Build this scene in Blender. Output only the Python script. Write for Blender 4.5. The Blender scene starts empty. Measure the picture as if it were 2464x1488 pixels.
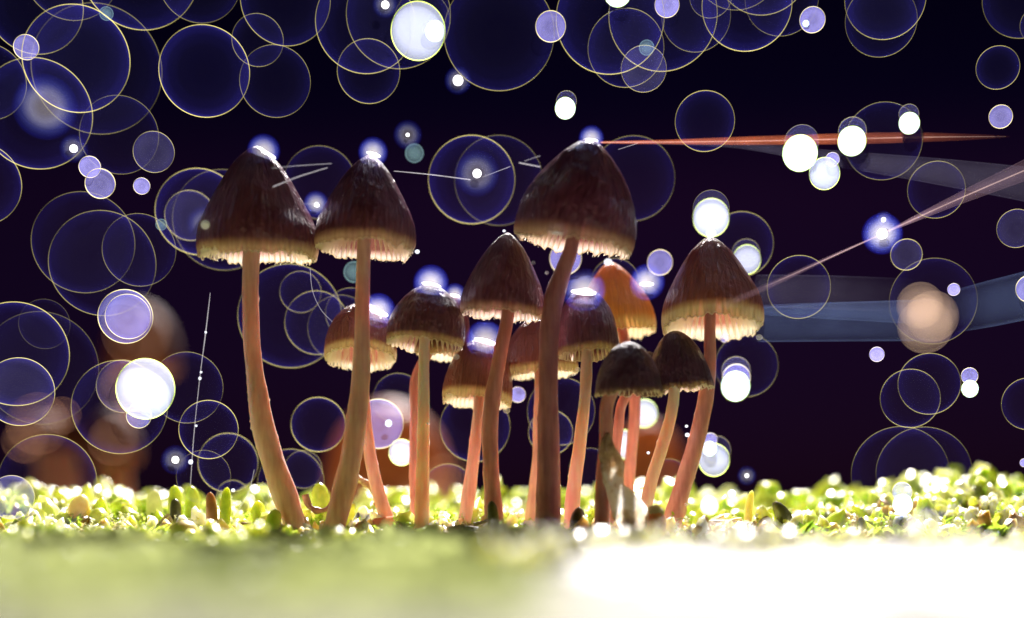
import bpy, bmesh, math, random
import numpy as np
from mathutils import Vector, Matrix, noise, Euler

random.seed(7); np.random.seed(7)
S = bpy.context.scene
COL = S.collection

# ------------------------------------------------------------------ scale
P = 6.25e-5            # metres per unit: a unit is one pixel-sized step on the plane of focus (about 1/16 mm)
D = 3600.0             # camera distance to the stand of mushrooms
HOR = 1215.0           # height of the lens above the moss is EYE
EYE = 85.0
CX = 1232.0

def k_of(y): return (D + y) / D
def X_(px, y): return (px - CX) * k_of(y)
def Z_(py, y): return EYE + (HOR - py) * k_of(y)
def V_(px, py, y=0.0): return Vector((X_(px, y), y, Z_(py, y))) * P

# ------------------------------------------------------------------ camera, sky, sun, exposure
cam = bpy.data.cameras.new('camera'); cam_o = bpy.data.objects.new('camera', cam); COL.objects.link(cam_o)
cam.sensor_width = 36.0; cam.lens = 36.0 * D / 2464.0; cam.shift_y = (HOR - 744.0) / 2464.0
cam_o.location = (0, -D * P, EYE * P); cam_o.rotation_euler = (math.radians(90), 0, 0)
cam.clip_start = 0.002; cam.clip_end = 50.0
cam.dof.use_dof = True; cam.dof.focus_distance = (D + 35) * P
cam.dof.aperture_fstop = (cam.lens / 1000.0) / (125.0 * P)
S.camera = cam_o

SUN_EL = math.radians(38.0); SUN_AZ = math.radians(7.0)          # behind the mushrooms, a little to the right
LDIR = Vector((math.sin(SUN_AZ) * math.cos(SUN_EL), math.cos(SUN_AZ) * math.cos(SUN_EL), math.sin(SUN_EL)))
world = bpy.data.worlds.new('World'); S.world = world; world.use_nodes = True
wn = world.node_tree.nodes; wl = world.node_tree.links
bg = wn['Background']
sky = wn.new('ShaderNodeTexSky'); sky.sky_type = 'NISHITA'; sky.sun_disc = False
sky.sun_elevation = SUN_EL; sky.sun_rotation = SUN_AZ
mul = wn.new('ShaderNodeMixRGB'); mul.blend_type = 'MULTIPLY'; mul.inputs[0].default_value = 1.0
mul.inputs[2].default_value = (0.0032, 0.0011, 0.0068, 1)                                 # night-dark violet air
wtc = wn.new('ShaderNodeTexCoord'); wsp = wn.new('ShaderNodeSeparateXYZ'); wl.new(wtc.outputs['Generated'], wsp.inputs[0])
wr = wn.new('ShaderNodeValToRGB'); we = wr.color_ramp.elements
we[0].position = 0.0; we[0].color = (1.0, .95, 1.05, 1); we[1].position = 1.0; we[1].color = (.10, .14, .22, 1)
for p_, c_ in ((.13, (1.35, 1.0, 1.05, 1)), (.20, (1.55, 1.0, 1.0, 1)), (.26, (.36, .36, .60, 1)), (.36, (.10, .14, .28, 1))):
    x_ = we.new(p_); x_.color = c_
wl.new(wsp.outputs[2], wr.inputs[0])
mul2 = wn.new('ShaderNodeMixRGB'); mul2.blend_type = 'MULTIPLY'; mul2.inputs[0].default_value = 1.0
wl.new(sky.outputs[0], mul.inputs[1]); wl.new(mul.outputs[0], mul2.inputs[1]); wl.new(wr.outputs[0], mul2.inputs[2]); wl.new(mul2.outputs[0], bg.inputs[0]); bg.inputs[1].default_value = 0.055

sun = bpy.data.lights.new('sun', 'SUN'); sun_o = bpy.data.objects.new('sun', sun); COL.objects.link(sun_o)
sun.energy = 5.0; sun.angle = math.radians(0.6); sun.color = (1.0, 0.93, 0.91)
sun_o.rotation_euler = LDIR.to_track_quat('Z', 'Y').to_euler()
sun_o.location = LDIR * 1.0

S.view_settings.view_transform = 'Standard'; S.view_settings.look = 'None'
S.view_settings.exposure = 1.55; S.view_settings.gamma = 1.0; S.view_settings.use_curve_mapping = False
S.render.engine = 'CYCLES'
c = S.cycles
c.use_denoising = True
try: c.denoiser = 'OPENIMAGEDENOISE'
except Exception: pass
c.max_bounces = 10; c.diffuse_bounces = 5; c.glossy_bounces = 3; c.transmission_bounces = 6
c.transparent_max_bounces = 48; c.sample_clamp_indirect = 6.0; c.sample_clamp_direct = 12.0
c.caustics_reflective = False; c.caustics_refractive = False

# ------------------------------------------------------------------ naming helpers
def tag(o, label=None, cat=None, group=None, kind=None):
    if label: o['label'] = label
    if cat: o['category'] = cat
    if group: o['group'] = group
    if kind: o['kind'] = kind
    return o
def empty(name, loc):
    o = bpy.data.objects.new(name, None); o.empty_display_size = 0.002; o.location = loc; COL.objects.link(o); return o
def mesh_obj(name, verts, faces, mat, parent=None, smooth=True, loc=None):
    """verts are world positions; the object's origin is put at loc (or its parent's place)"""
    me = bpy.data.meshes.new(name)
    off = Vector(loc) if loc is not None else (parent_loc(parent) if parent else Vector((0, 0, 0)))
    a = np.array(verts, dtype=np.float64).reshape(-1, 3) - np.array(off)
    me.from_pydata(a.tolist(), [], faces); me.update()
    if smooth: me.polygons.foreach_set('use_smooth', [True] * len(me.polygons))
    if mat: me.materials.append(mat)
    o = bpy.data.objects.new(name, me); COL.objects.link(o)
    if parent: o.parent = parent; o.location = off - parent_loc(parent)
    else: o.location = off
    return o
def parent_loc(p):
    l = Vector(p.location)
    while p.parent: p = p.parent; l += Vector(p.location)
    return l

# ------------------------------------------------------------------ materials
def new_mat(name):
    m = bpy.data.materials.new(name); m.use_nodes = True
    nt = m.node_tree; nt.nodes.clear()
    out = nt.nodes.new('ShaderNodeOutputMaterial')
    return m, nt, out
def N(nt, t, **kw):
    n = nt.nodes.new(t)
    for k, v in kw.items(): setattr(n, k, v)
    return n
def ramp(nt, stops, interp='LINEAR'):
    n = nt.nodes.new('ShaderNodeValToRGB'); e = n.color_ramp.elements; n.color_ramp.interpolation = interp
    while len(e) > 1: e.remove(e[-1])
    e[0].position = stops[0][0]; e[0].color = stops[0][1]
    for p, cc in stops[1:]:
        x = e.new(p); x.color = cc
    return n
def g(v): return (v, v, v, 1)
def math_n(nt, op, a, b=None, clamp=False):
    n = nt.nodes.new('ShaderNodeMath'); n.operation = op; n.use_clamp = clamp
    for i, v in enumerate((a, b)):
        if v is None: continue
        if isinstance(v, (int, float)): n.inputs[i].default_value = v
        else: nt.links.new(v, n.inputs[i])
    return n.outputs[0]
def vmath(nt, op, a, b=None, scale=None):
    n = nt.nodes.new('ShaderNodeVectorMath'); n.operation = op
    for i, v in enumerate((a, b)):
        if v is None: continue
        if isinstance(v, (tuple, list, Vector)): n.inputs[i].default_value = v
        else: nt.links.new(v, n.inputs[i])
    if scale is not None:
        if isinstance(scale, (int, float)): n.inputs['Scale'].default_value = scale
        else: nt.links.new(scale, n.inputs['Scale'])
    return n.outputs['Value'] if op in ('DOT_PRODUCT', 'LENGTH') else n.outputs['Vector']

def film_base(nt):
    """thin scattering film: brightness under the sun does not depend on how the film is turned
    (its longer light path at a slant cancels the cosine); returns r = 0 face on .. 1 at the limb and the turned normal"""
    geo = N(nt, 'ShaderNodeNewGeometry')
    dot = vmath(nt, 'DOT_PRODUCT', geo.outputs['Normal'], tuple(LDIR))
    sgn = math_n(nt, 'SIGN', dot)
    nn = vmath(nt, 'SCALE', tuple(LDIR), scale=sgn)
    cv = math_n(nt, 'ABSOLUTE', vmath(nt, 'DOT_PRODUCT', geo.outputs['Normal'], geo.outputs['Incoming']))
    r = math_n(nt, 'SQRT', math_n(nt, 'SUBTRACT', 1.0, math_n(nt, 'MULTIPLY', cv, cv), clamp=True))
    return r, cv, nn
def film_out(nt, out, col, alpha, nn):
    d = N(nt, 'ShaderNodeBsdfDiffuse'); t = N(nt, 'ShaderNodeBsdfTranslucent')
    for s in (d, t):
        if isinstance(col, tuple): s.inputs['Color'].default_value = col
        else: nt.links.new(col, s.inputs['Color'])
        nt.links.new(nn, s.inputs['Normal'])
    add = N(nt, 'ShaderNodeAddShader'); nt.links.new(d.outputs[0], add.inputs[0]); nt.links.new(t.outputs[0], add.inputs[1])
    tr = N(nt, 'ShaderNodeBsdfTransparent'); mix = N(nt, 'ShaderNodeMixShader')
    nt.links.new(alpha, mix.inputs[0]); nt.links.new(tr.outputs[0], mix.inputs[1]); nt.links.new(add.outputs[0], mix.inputs[2])
    nt.links.new(mix.outputs[0], out.inputs['Surface'])

def droplet_mat(name, w, solid=False):
    """water droplet seen as bokeh: yellow rim, blue band, lilac middle painted into its skin.
    object colour: R = rim, G = blue band, B = lilac fill"""
    m, nt, out = new_mat(name)
    r, cv, nn = film_base(nt)
    oi = N(nt, 'ShaderNodeObjectInfo'); sep = N(nt, 'ShaderNodeSeparateColor'); nt.links.new(oi.outputs['Color'], sep.inputs[0])
    # the rim's width is w of the radius
    rr = ramp(nt, [(0, g(0)), (1 - 1.9 * w, g(0)), (1 - 1.1 * w, g(1)), (1.0, g(.8))]); nt.links.new(r, rr.inputs[0])
    br = ramp(nt, [(0, g(0.03)), (0.55, g(0.05)), (0.78, g(.16)), (.92 if w < .02 else .86, g(.55)), (1 - 2.6 * w, g(1.25)), (1 - 1.5 * w, g(.8)), (1, g(0))]); nt.links.new(r, br.inputs[0])
    fr = ramp(nt, [(0, g(.62)), (.25, g(.52)), (.7, g(.8)), (.9, g(1)), (1, g(.9))] if not solid else [(0, g(1)), (1, g(1))]); nt.links.new(r, fr.inputs[0])
    tc = N(nt, 'ShaderNodeTexNoise'); tc.inputs['Scale'].default_value = 900.0; tc.inputs['Detail'].default_value = 3
    tco = N(nt, 'ShaderNodeTexCoord'); nt.links.new(tco.outputs['Object'], tc.inputs['Vector'])
    nv = math_n(nt, 'ADD', math_n(nt, 'MULTIPLY', tc.outputs['Fac'], 0.7), 0.65)
    a1 = math_n(nt, 'MULTIPLY', math_n(nt, 'MULTIPLY', rr.outputs[0], sep.outputs[0]), nv)
    a2 = math_n(nt, 'MULTIPLY', math_n(nt, 'MULTIPLY', br.outputs[0], sep.outputs[1]), nv)
    a3 = math_n(nt, 'MULTIPLY', math_n(nt, 'MULTIPLY', fr.outputs[0], sep.outputs[2]), 1.0 if solid else nv)
    asum = math_n(nt, 'ADD', math_n(nt, 'ADD', a1, a2), a3)
    alpha = math_n(nt, 'MINIMUM', asum, 0.985)
    c1 = vmath(nt, 'SCALE', (0.76, 0.70, 0.20) if not solid else (.72, .95, .04), scale=a1)
    c2 = vmath(nt, 'SCALE', (0.075, 0.065, 0.80), scale=a2)
    c3 = vmath(nt, 'SCALE', (0.34, 0.33, 0.80) if not solid else (.66, .74, 1.0), scale=a3)
    cs = vmath(nt, 'ADD', vmath(nt, 'ADD', c1, c2), c3)
    inv = math_n(nt, 'DIVIDE', 1.0, math_n(nt, 'ADD', asum, 1e-5))
    col = vmath(nt, 'SCALE', cs, scale=inv)
    film_out(nt, out, col, alpha, nn)
    return m
M_D1 = droplet_mat('droplet_bokeh_fine', 0.0105)
M_D2 = droplet_mat('droplet_bokeh', 0.0155)
M_D3 = droplet_mat('droplet_bokeh_small', 0.034)
M_DW = droplet_mat('droplet_milky', 0.022, solid=True)

def bloom_mat(name, col, amax, power):
    """soft halo ball painting lens bloom: dense in its middle and nothing at its edge"""
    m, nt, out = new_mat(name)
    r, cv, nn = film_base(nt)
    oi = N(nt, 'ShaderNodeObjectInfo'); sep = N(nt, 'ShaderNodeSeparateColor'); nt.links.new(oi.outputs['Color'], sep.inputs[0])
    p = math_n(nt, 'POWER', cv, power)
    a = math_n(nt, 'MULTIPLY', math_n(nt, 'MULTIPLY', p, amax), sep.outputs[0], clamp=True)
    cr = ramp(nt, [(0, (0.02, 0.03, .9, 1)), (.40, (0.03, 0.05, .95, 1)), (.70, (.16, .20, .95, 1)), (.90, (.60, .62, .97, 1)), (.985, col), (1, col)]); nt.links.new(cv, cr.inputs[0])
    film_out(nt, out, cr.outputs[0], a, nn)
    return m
M_MIST = bloom_mat('bloom_blue', (.90, .90, .98, 1), 0.12, 1.5)  # paints lens bloom round sparkles and glints, no mist
M_BLOOMG = bloom_mat('bloom_grey', (.42, .40, .46, 1), 0.045, 1.5)
def soft_mat(name, col, a0, power, rim=0.0):
    m, nt, out = new_mat(name)
    r, cv, nn = film_base(nt)
    p = math_n(nt, 'MULTIPLY', math_n(nt, 'POWER', cv, power), a0)
    if rim:
        rr = ramp(nt, [(0, g(0)), (.82, g(0)), (.93, g(rim)), (1, g(0))]); nt.links.new(r, rr.inputs[0])
        p = math_n(nt, 'ADD', p, rr.outputs[0], clamp=True)
    film_out(nt, out, col, p, nn)
    return m
M_TEAL = soft_mat('teal_droplet', (.30, .55, .60, 1), 0.045, .8, 0.10)
M_AMBER = soft_mat('amber_bokeh', (.46, .33, .24, 1), 0.075, 0.35)
M_BROWN = soft_mat('brown_bokeh', (.30, .15, .09, 1), 0.035, 0.35)
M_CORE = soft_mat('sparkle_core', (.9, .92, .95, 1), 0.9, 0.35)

def thread_mat(name, col, a0, edge=2.0):
    """silk seen as a thin hollow film: edges read brighter than the middle"""
    m, nt, out = new_mat(name)
    r, cv, nn = film_base(nt)
    rr = ramp(nt, [(0, g(1)), (.85, g(1.0)), (.97, g(edge)), (1, g(edge))]); nt.links.new(r, rr.inputs[0])
    ns = N(nt, 'ShaderNodeTexNoise'); ns.inputs['Scale'].default_value = 260; ns.inputs['Detail'].default_value = 3
    tc = N(nt, 'ShaderNodeTexCoord'); nt.links.new(tc.outputs['Object'], ns.inputs['Vector'])
    nv = math_n(nt, 'ADD', math_n(nt, 'MULTIPLY', ns.outputs['Fac'], 1.0), .5)
    at = N(nt, 'ShaderNodeAttribute'); at.attribute_name = 'fade'
    a = math_n(nt, 'MULTIPLY', math_n(nt, 'MULTIPLY', math_n(nt, 'MULTIPLY', rr.outputs[0], a0), nv), at.outputs['Fac'], clamp=True)
    film_out(nt, out, col, a, nn)
    return m
M_TH_ORANGE = thread_mat('silk_orange', (.85, .22, .09, 1), 0.062, 1.2)
M_TH_LILAC = thread_mat('silk_lilac', (.42, .40, .62, 1), 0.0085, 1.6)
M_TH_PINK = thread_mat('silk_pink', (.62, .40, .50, 1), 0.028, 1.3)
M_TH_BLUE = thread_mat('silk_blue', (.20, .30, .62, 1), 0.016, 1.6)
M_TH_WHITE = thread_mat('silk_white', (.85, .85, .9, 1), 0.085, 1.0)
M_TH_CORE = thread_mat('silk_core', (.95, .70, .62, 1), 0.06, 1.0)
M_TH_DOTS = thread_mat('silk_dotted', (.8, .8, .88, 1), 0.07, 1.0)

def cap_mat(name, base, base2, trans_top, trans_rim, t_top, t_rim, gloss=0.30, coat=.55, v0=.80):
    m, nt, out = new_mat(name)
    uv = N(nt, 'ShaderNodeUVMap'); sep = N(nt, 'ShaderNodeSeparateXYZ'); nt.links.new(uv.outputs[0], sep.inputs[0])
    u, v = sep.outputs[0], sep.outputs[1]
    tc = N(nt, 'ShaderNodeTexCoord')
    # fibres run from the tip to the margin: noise stretched along v
    cmb = N(nt, 'ShaderNodeCombineXYZ'); nt.links.new(math_n(nt, 'MULTIPLY', u, 150.0), cmb.inputs[0]); nt.links.new(math_n(nt, 'MULTIPLY', v, 3.5), cmb.inputs[1])
    fib = N(nt, 'ShaderNodeTexNoise'); fib.inputs['Scale'].default_value = 1.0; fib.inputs['Detail'].default_value = 5; nt.links.new(cmb.outputs[0], fib.inputs['Vector'])
    blo = N(nt, 'ShaderNodeTexNoise'); blo.inputs['Scale'].default_value = 260; blo.inputs['Detail'].default_value = 5; nt.links.new(tc.outputs['Object'], blo.inputs['Vector'])
    fm = math_n(nt, 'MULTIPLY', math_n(nt, 'ADD', fib.outputs['Fac'], blo.outputs['Fac']), 0.5)
    mc = ramp(nt, [(0.36, base), (0.62, base2)]); nt.links.new(fm, mc.inputs[0])
    tcol = ramp(nt, [(0, trans_top), (v0, trans_top), (v0 + .10, trans_rim), (1, trans_rim)]); nt.links.new(v, tcol.inputs[0])
    tfac = ramp(nt, [(0, g(t_top)), (v0, g(t_top)), (v0 + .09, g(t_rim * .85)), (1, g(t_rim))]); nt.links.new(v, tfac.inputs[0])
    tf = math_n(nt, 'MULTIPLY', tfac.outputs[0], math_n(nt, 'ADD', math_n(nt, 'MULTIPLY', fib.outputs['Fac'], 0.9), 0.5), clamp=True)
    bmp = N(nt, 'ShaderNodeBump'); bmp.inputs['Strength'].default_value = 1.0; bmp.inputs['Distance'].default_value = 0.00045
    w1 = N(nt, 'ShaderNodeTexNoise'); w1.inputs['Scale'].default_value = 1.0; w1.inputs['Detail'].default_value = 3; w1.inputs['Distortion'].default_value = 1.6
    cm2 = N(nt, 'ShaderNodeCombineXYZ'); nt.links.new(math_n(nt, 'MULTIPLY', u, 34.0), cm2.inputs[0]); nt.links.new(math_n(nt, 'MULTIPLY', v, 5.0), cm2.inputs[1]); nt.links.new(cm2.outputs[0], w1.inputs['Vector'])
    hh = math_n(nt, 'ADD', math_n(nt, 'MULTIPLY', w1.outputs['Fac'], 1.6), math_n(nt, 'MULTIPLY', fib.outputs['Fac'], .55))
    nt.links.new(hh, bmp.inputs['Height'])
    pr = N(nt, 'ShaderNodeBsdfPrincipled'); nt.links.new(mc.outputs[0], pr.inputs['Base Color']); pr.inputs['Roughness'].default_value = gloss
    pr.inputs['Coat Weight'].default_value = coat; pr.inputs['Coat Roughness'].default_value = .16
    pr.inputs['Specular IOR Level'].default_value = .5
    nt.links.new(bmp.outputs[0], pr.inputs['Normal']); nt.links.new(bmp.outputs[0], pr.inputs['Coat Normal'])
    ts = N(nt, 'ShaderNodeBsdfTranslucent'); nt.links.new(tcol.outputs[0], ts.inputs[0])
    mix = N(nt, 'ShaderNodeMixShader'); nt.links.new(tf, mix.inputs[0]); nt.links.new(pr.outputs[0], mix.inputs[1]); nt.links.new(ts.outputs[0], mix.inputs[2])
    # the margin is thin and wet enough to let some light straight through
    sr = ramp(nt, [(0, g(0)), (v0, g(0)), (v0 + .09, g(t_rim * .38)), (1, g(t_rim * .60))]); nt.links.new(v, sr.inputs[0])
    tp = N(nt, 'ShaderNodeBsdfTransparent'); tp.inputs[0].default_value = (1, .86, .74, 1)
    mx2 = N(nt, 'ShaderNodeMixShader'); nt.links.new(sr.outputs[0], mx2.inputs[0]); nt.links.new(mix.outputs[0], mx2.inputs[1]); nt.links.new(tp.outputs[0], mx2.inputs[2])
    nt.links.new(mx2.outputs[0], out.inputs[0])
    return m
C = lambda r, gg, b: (r, gg, b, 1)
M_CAP_DARK = cap_mat('cap_dark', C(.088, .011, .048), C(.24, .070, .125), C(.55, .22, .15), C(1.0, .82, .68), .12, .88, .28, .7, .865)
M_CAP_BROWN = cap_mat('cap_brown', C(.11, .024, .032), C(.23, .085, .080), C(.74, .26, .15), C(1.0, .90, .68), .20, .82)
M_CAP_ORANGE = cap_mat('cap_orange', C(.26, .08, .03), C(.42, .17, .06), C(1.0, .50, .18), C(1.0, .80, .52), .55, .70, .35, .3)
M_CAP_BLACK = cap_mat('cap_black', C(.045, .008, .028), C(.12, .036, .062), C(.25, .06, .05), C(.75, .56, .40), .05, .45, .3, .6, .88)
M_CAP_FARB = cap_mat('cap_far_brown', C(.10, .03, .02), C(.16, .06, .03), C(.40, .12, .05), C(.6, .25, .1), .25, .4, .7, .0)
M_CAP_FAR = cap_mat('cap_far', C(.30, .12, .06), C(.42, .20, .10), C(.90, .42, .20), C(.75, .45, .25), .45, .6, .5, .0)

def flesh(name, colA, colB, scale, sss=1.0, trans=.0, bump=.6, nsc=420, rough=.42):
    m, nt, out = new_mat(name)
    tc = N(nt, 'ShaderNodeTexCoord'); mp = N(nt, 'ShaderNodeMapping'); mp.inputs['Scale'].default_value = (1, 1, .12)
    nt.links.new(tc.outputs['Object'], mp.inputs[0])
    no = N(nt, 'ShaderNodeTexNoise'); no.inputs['Scale'].default_value = nsc * 4; no.inputs['Detail'].default_value = 4; nt.links.new(mp.outputs[0], no.inputs['Vector'])
    nb = N(nt, 'ShaderNodeTexNoise'); nb.inputs['Scale'].default_value = nsc * .5; nb.inputs['Detail'].default_value = 5; nt.links.new(tc.outputs['Object'], nb.inputs['Vector'])
    f = math_n(nt, 'MULTIPLY', math_n(nt, 'ADD', no.outputs['Fac'], nb.outputs['Fac']), .5)
    r = ramp(nt, [(.38, colA), (.60, colB)]); nt.links.new(f, r.inputs[0])
    b = N(nt, 'ShaderNodeBump'); b.inputs['Strength'].default_value = bump; b.inputs['Distance'].default_value = .0001; nt.links.new(f, b.inputs['Height'])
    p = N(nt, 'ShaderNodeBsdfPrincipled'); nt.links.new(r.outputs[0], p.inputs['Base Color']); nt.links.new(b.outputs[0], p.inputs['Normal'])
    p.inputs['Roughness'].default_value = rough
    p.inputs['Subsurface Weight'].default_value = sss; p.inputs['Subsurface Radius'].default_value = (1.0, .62, .46); p.inputs['Subsurface Scale'].default_value = scale
    if trans:
        t = N(nt, 'ShaderNodeBsdfTranslucent'); nt.links.new(r.outputs[0], t.inputs[0])
        mx = N(nt, 'ShaderNodeMixShader'); mx.inputs[0].default_value = trans
        nt.links.new(p.outputs[0], mx.inputs[1]); nt.links.new(t.outputs[0], mx.inputs[2]); nt.links.new(mx.outputs[0], out.inputs[0])
    else: nt.links.new(p.outputs[0], out.inputs[0])
    return m
M_STEM = flesh('stem_flesh', C(.76, .42, .35), C(.94, .66, .56), .0013)
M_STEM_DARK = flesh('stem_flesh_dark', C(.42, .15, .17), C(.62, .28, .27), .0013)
M_STEM_RED = flesh('stem_flesh_red', C(.60, .25, .21), C(.80, .42, .35), .0013)
M_STEM_PALE = flesh('stem_flesh_pale', C(.88, .66, .54), C(.97, .83, .72), .0020)
M_GILL = flesh('gill_flesh', C(.96, .88, .70), C(.99, .95, .84), .001, sss=0.0, trans=.6, bump=.1)
M_SEED = flesh('seed_skin', C(.70, .34, .07), C(.95, .70, .32), .0016, bump=.6, nsc=1400)
M_STEM_FAR = flesh('stem_far', C(.66, .36, .22), C(.80, .50, .32), .005, trans=.2)

def leaf_mat(name, lo, hi, trans=.5, rough=.45, nsc=700, tint=None, fleshy=0.0):
    m, nt, out = new_mat(name)
    tc = N(nt, 'ShaderNodeTexCoord')
    n1 = N(nt, 'ShaderNodeTexNoise'); n1.inputs['Scale'].default_value = nsc * .16; n1.inputs['Detail'].default_value = 3; nt.links.new(tc.outputs['Object'], n1.inputs['Vector'])
    n2 = N(nt, 'ShaderNodeTexNoise'); n2.inputs['Scale'].default_value = nsc; n2.inputs['Detail'].default_value = 5; nt.links.new(tc.outputs['Object'], n2.inputs['Vector'])
    f = math_n(nt, 'ADD', math_n(nt, 'MULTIPLY', n1.outputs['Fac'], .65), math_n(nt, 'MULTIPLY', n2.outputs['Fac'], .35))
    st = [(.38, lo), (.60, hi)] if tint is None else [(.36, lo), (.52, hi), (.64, tint)]
    r = ramp(nt, st); nt.links.new(f, r.inputs[0])
    p = N(nt, 'ShaderNodeBsdfPrincipled'); nt.links.new(r.outputs[0], p.inputs['Base Color']); p.inputs['Roughness'].default_value = rough
    if fleshy:
        p.inputs['Subsurface Weight'].default_value = 1.0; p.inputs['Subsurface Radius'].default_value = (1.0, .95, .45); p.inputs['Subsurface Scale'].default_value = fleshy
        nt.links.new(p.outputs[0], out.inputs[0]); return m
    t = N(nt, 'ShaderNodeBsdfTranslucent'); bright = N(nt, 'ShaderNodeMixRGB'); bright.blend_type = 'MULTIPLY'; bright.inputs[0].default_value = 1; bright.inputs[2].default_value = (1.0, 1.0, .7, 1)
    nt.links.new(r.outputs[0], bright.inputs[1]); nt.links.new(bright.outputs[0], t.inputs[0])
    mx = N(nt, 'ShaderNodeMixShader'); mx.inputs[0].default_value = trans
    nt.links.new(p.outputs[0], mx.inputs[1]); nt.links.new(t.outputs[0], mx.inputs[2]); nt.links.new(mx.outputs[0], out.inputs[0])
    return m
M_MOSS = leaf_mat('moss_green', C(.18, .34, .03), C(.60, .74, .10), .6, tint=C(.92, .86, .42))
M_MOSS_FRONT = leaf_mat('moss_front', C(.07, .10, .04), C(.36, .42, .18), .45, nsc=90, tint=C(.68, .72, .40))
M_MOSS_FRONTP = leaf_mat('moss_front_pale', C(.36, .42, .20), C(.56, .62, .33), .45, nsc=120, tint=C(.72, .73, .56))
M_MOSS_PALE = leaf_mat('moss_pale', C(.55, .54, .30), C(.85, .85, .62), .5, tint=C(.62, .42, .16))
M_SHOOT = leaf_mat('moss_shoot', C(.20, .36, .03), C(.50, .66, .08), .6, .4, 300, tint=C(.78, .76, .22))
M_POD_LIME = leaf_mat('pod_lime', C(.42, .60, .07), C(.74, .84, .18), .6, .3, 300, tint=C(.90, .88, .45), fleshy=.0022)
M_POD_PALE = leaf_mat('pod_pale', C(.75, .74, .42), C(.92, .92, .70), .6, .3, 300, tint=C(.95, .93, .82), fleshy=.0022)
M_POD_STRAW = leaf_mat('pod_straw', C(.26, .15, .06), C(.74, .56, .26), .4, .4, 400, tint=C(.90, .80, .50), fleshy=.0016)
M_SPROUT = leaf_mat('sprout_green', C(.34, .48, .04), C(.78, .82, .16), .5, .25, fleshy=.0022)
M_SPROUT_Y = leaf_mat('sprout_yellow', C(.80, .60, .24), C(.94, .86, .52), .5, .3, fleshy=.0024)
M_SPROUT_D = leaf_mat('sprout_dark', C(.05, .05, .02), C(.18, .18, .05), .12, .35, fleshy=.0006)
M_SPROUT_BR = leaf_mat('sprout_brown', C(.30, .12, .05), C(.66, .36, .16), .35, .3, fleshy=.0012)
M_CRUMB = leaf_mat('crumb_brown', C(.12, .06, .03), C(.50, .33, .17), .15, .6, 1800, tint=C(.85, .76, .55), fleshy=.0008)
M_TWIG = leaf_mat('twig_bark', C(.10, .05, .025), C(.35, .20, .10), .05, .5, 2200)
M_SOIL = leaf_mat('soil', C(.03, .022, .015), C(.10, .09, .04), .0, .8, 900)
M_REDBARK = leaf_mat('red_bark', C(.45, .12, .05), C(.75, .32, .16), .3, .35, 1500, fleshy=.0012)
M_WHITE = leaf_mat('pale_stone', C(.50, .50, .53), C(.66, .65, .66), .0, .7, 60)

m, nt, out = new_mat('speckled_leaf')
tc = N(nt, 'ShaderNodeTexCoord'); sp = N(nt, 'ShaderNodeSeparateXYZ'); nt.links.new(tc.outputs['Generated'], sp.inputs[0])
vo = N(nt, 'ShaderNodeTexVoronoi'); vo.inputs['Scale'].default_value = 3200; nt.links.new(tc.outputs['Object'], vo.inputs['Vector'])
nn_ = N(nt, 'ShaderNodeTexNoise'); nn_.inputs['Scale'].default_value = 900; nn_.inputs['Detail'].default_value = 6; nt.links.new(tc.outputs['Object'], nn_.inputs['Vector'])
hgt = math_n(nt, 'ADD', sp.outputs[2], math_n(nt, 'MULTIPLY', math_n(nt, 'SUBTRACT', nn_.outputs['Fac'], .5), .8))
rc = ramp(nt, [(0, C(.28, .20, .14)), (.16, C(.62, .55, .45)), (.30, C(.94, .92, .86)), (.52, C(.92, .88, .80)), (.66, C(.60, .45, .30)), (1, C(.26, .16, .10))]); nt.links.new(hgt, rc.inputs[0])
sk = ramp(nt, [(.10, g(.12)), (.20, g(1))]); nt.links.new(vo.outputs['Distance'], sk.inputs[0])
skm = N(nt, 'ShaderNodeMixRGB'); skm.blend_type = 'MULTIPLY'; nt.links.new(ramp(nt, [(0, g(0))]).outputs[0], skm.inputs[0])
wf = ramp(nt, [(.35, g(0)), (.60, g(1))]); nt.links.new(hgt, wf.inputs[0]); nt.links.new(wf.outputs[0], skm.inputs[0])
nt.links.new(rc.outputs[0], skm.inputs[1]); nt.links.new(sk.outputs[0], skm.inputs[2])
dd = N(nt, 'ShaderNodeBsdfPrincipled'); nt.links.new(skm.outputs[0], dd.inputs['Base Color']); dd.inputs['Roughness'].default_value = .6
dd.inputs['Subsurface Weight'].default_value = 1.0; dd.inputs['Subsurface Radius'].default_value = (1, .95, .85); dd.inputs['Subsurface Scale'].default_value = .0014
tt = N(nt, 'ShaderNodeBsdfTranslucent'); nt.links.new(skm.outputs[0], tt.inputs[0])
mx = N(nt, 'ShaderNodeMixShader'); mx.inputs[0].default_value = .0; nt.links.new(dd.outputs[0], mx.inputs[1]); nt.links.new(tt.outputs[0], mx.inputs[2]); nt.links.new(mx.outputs[0], out.inputs[0])
M_SPECK = m

M_DEW = soft_mat('dew_water', (.80, .88, 1.0, 1), 0.22, .5, .35)

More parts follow.
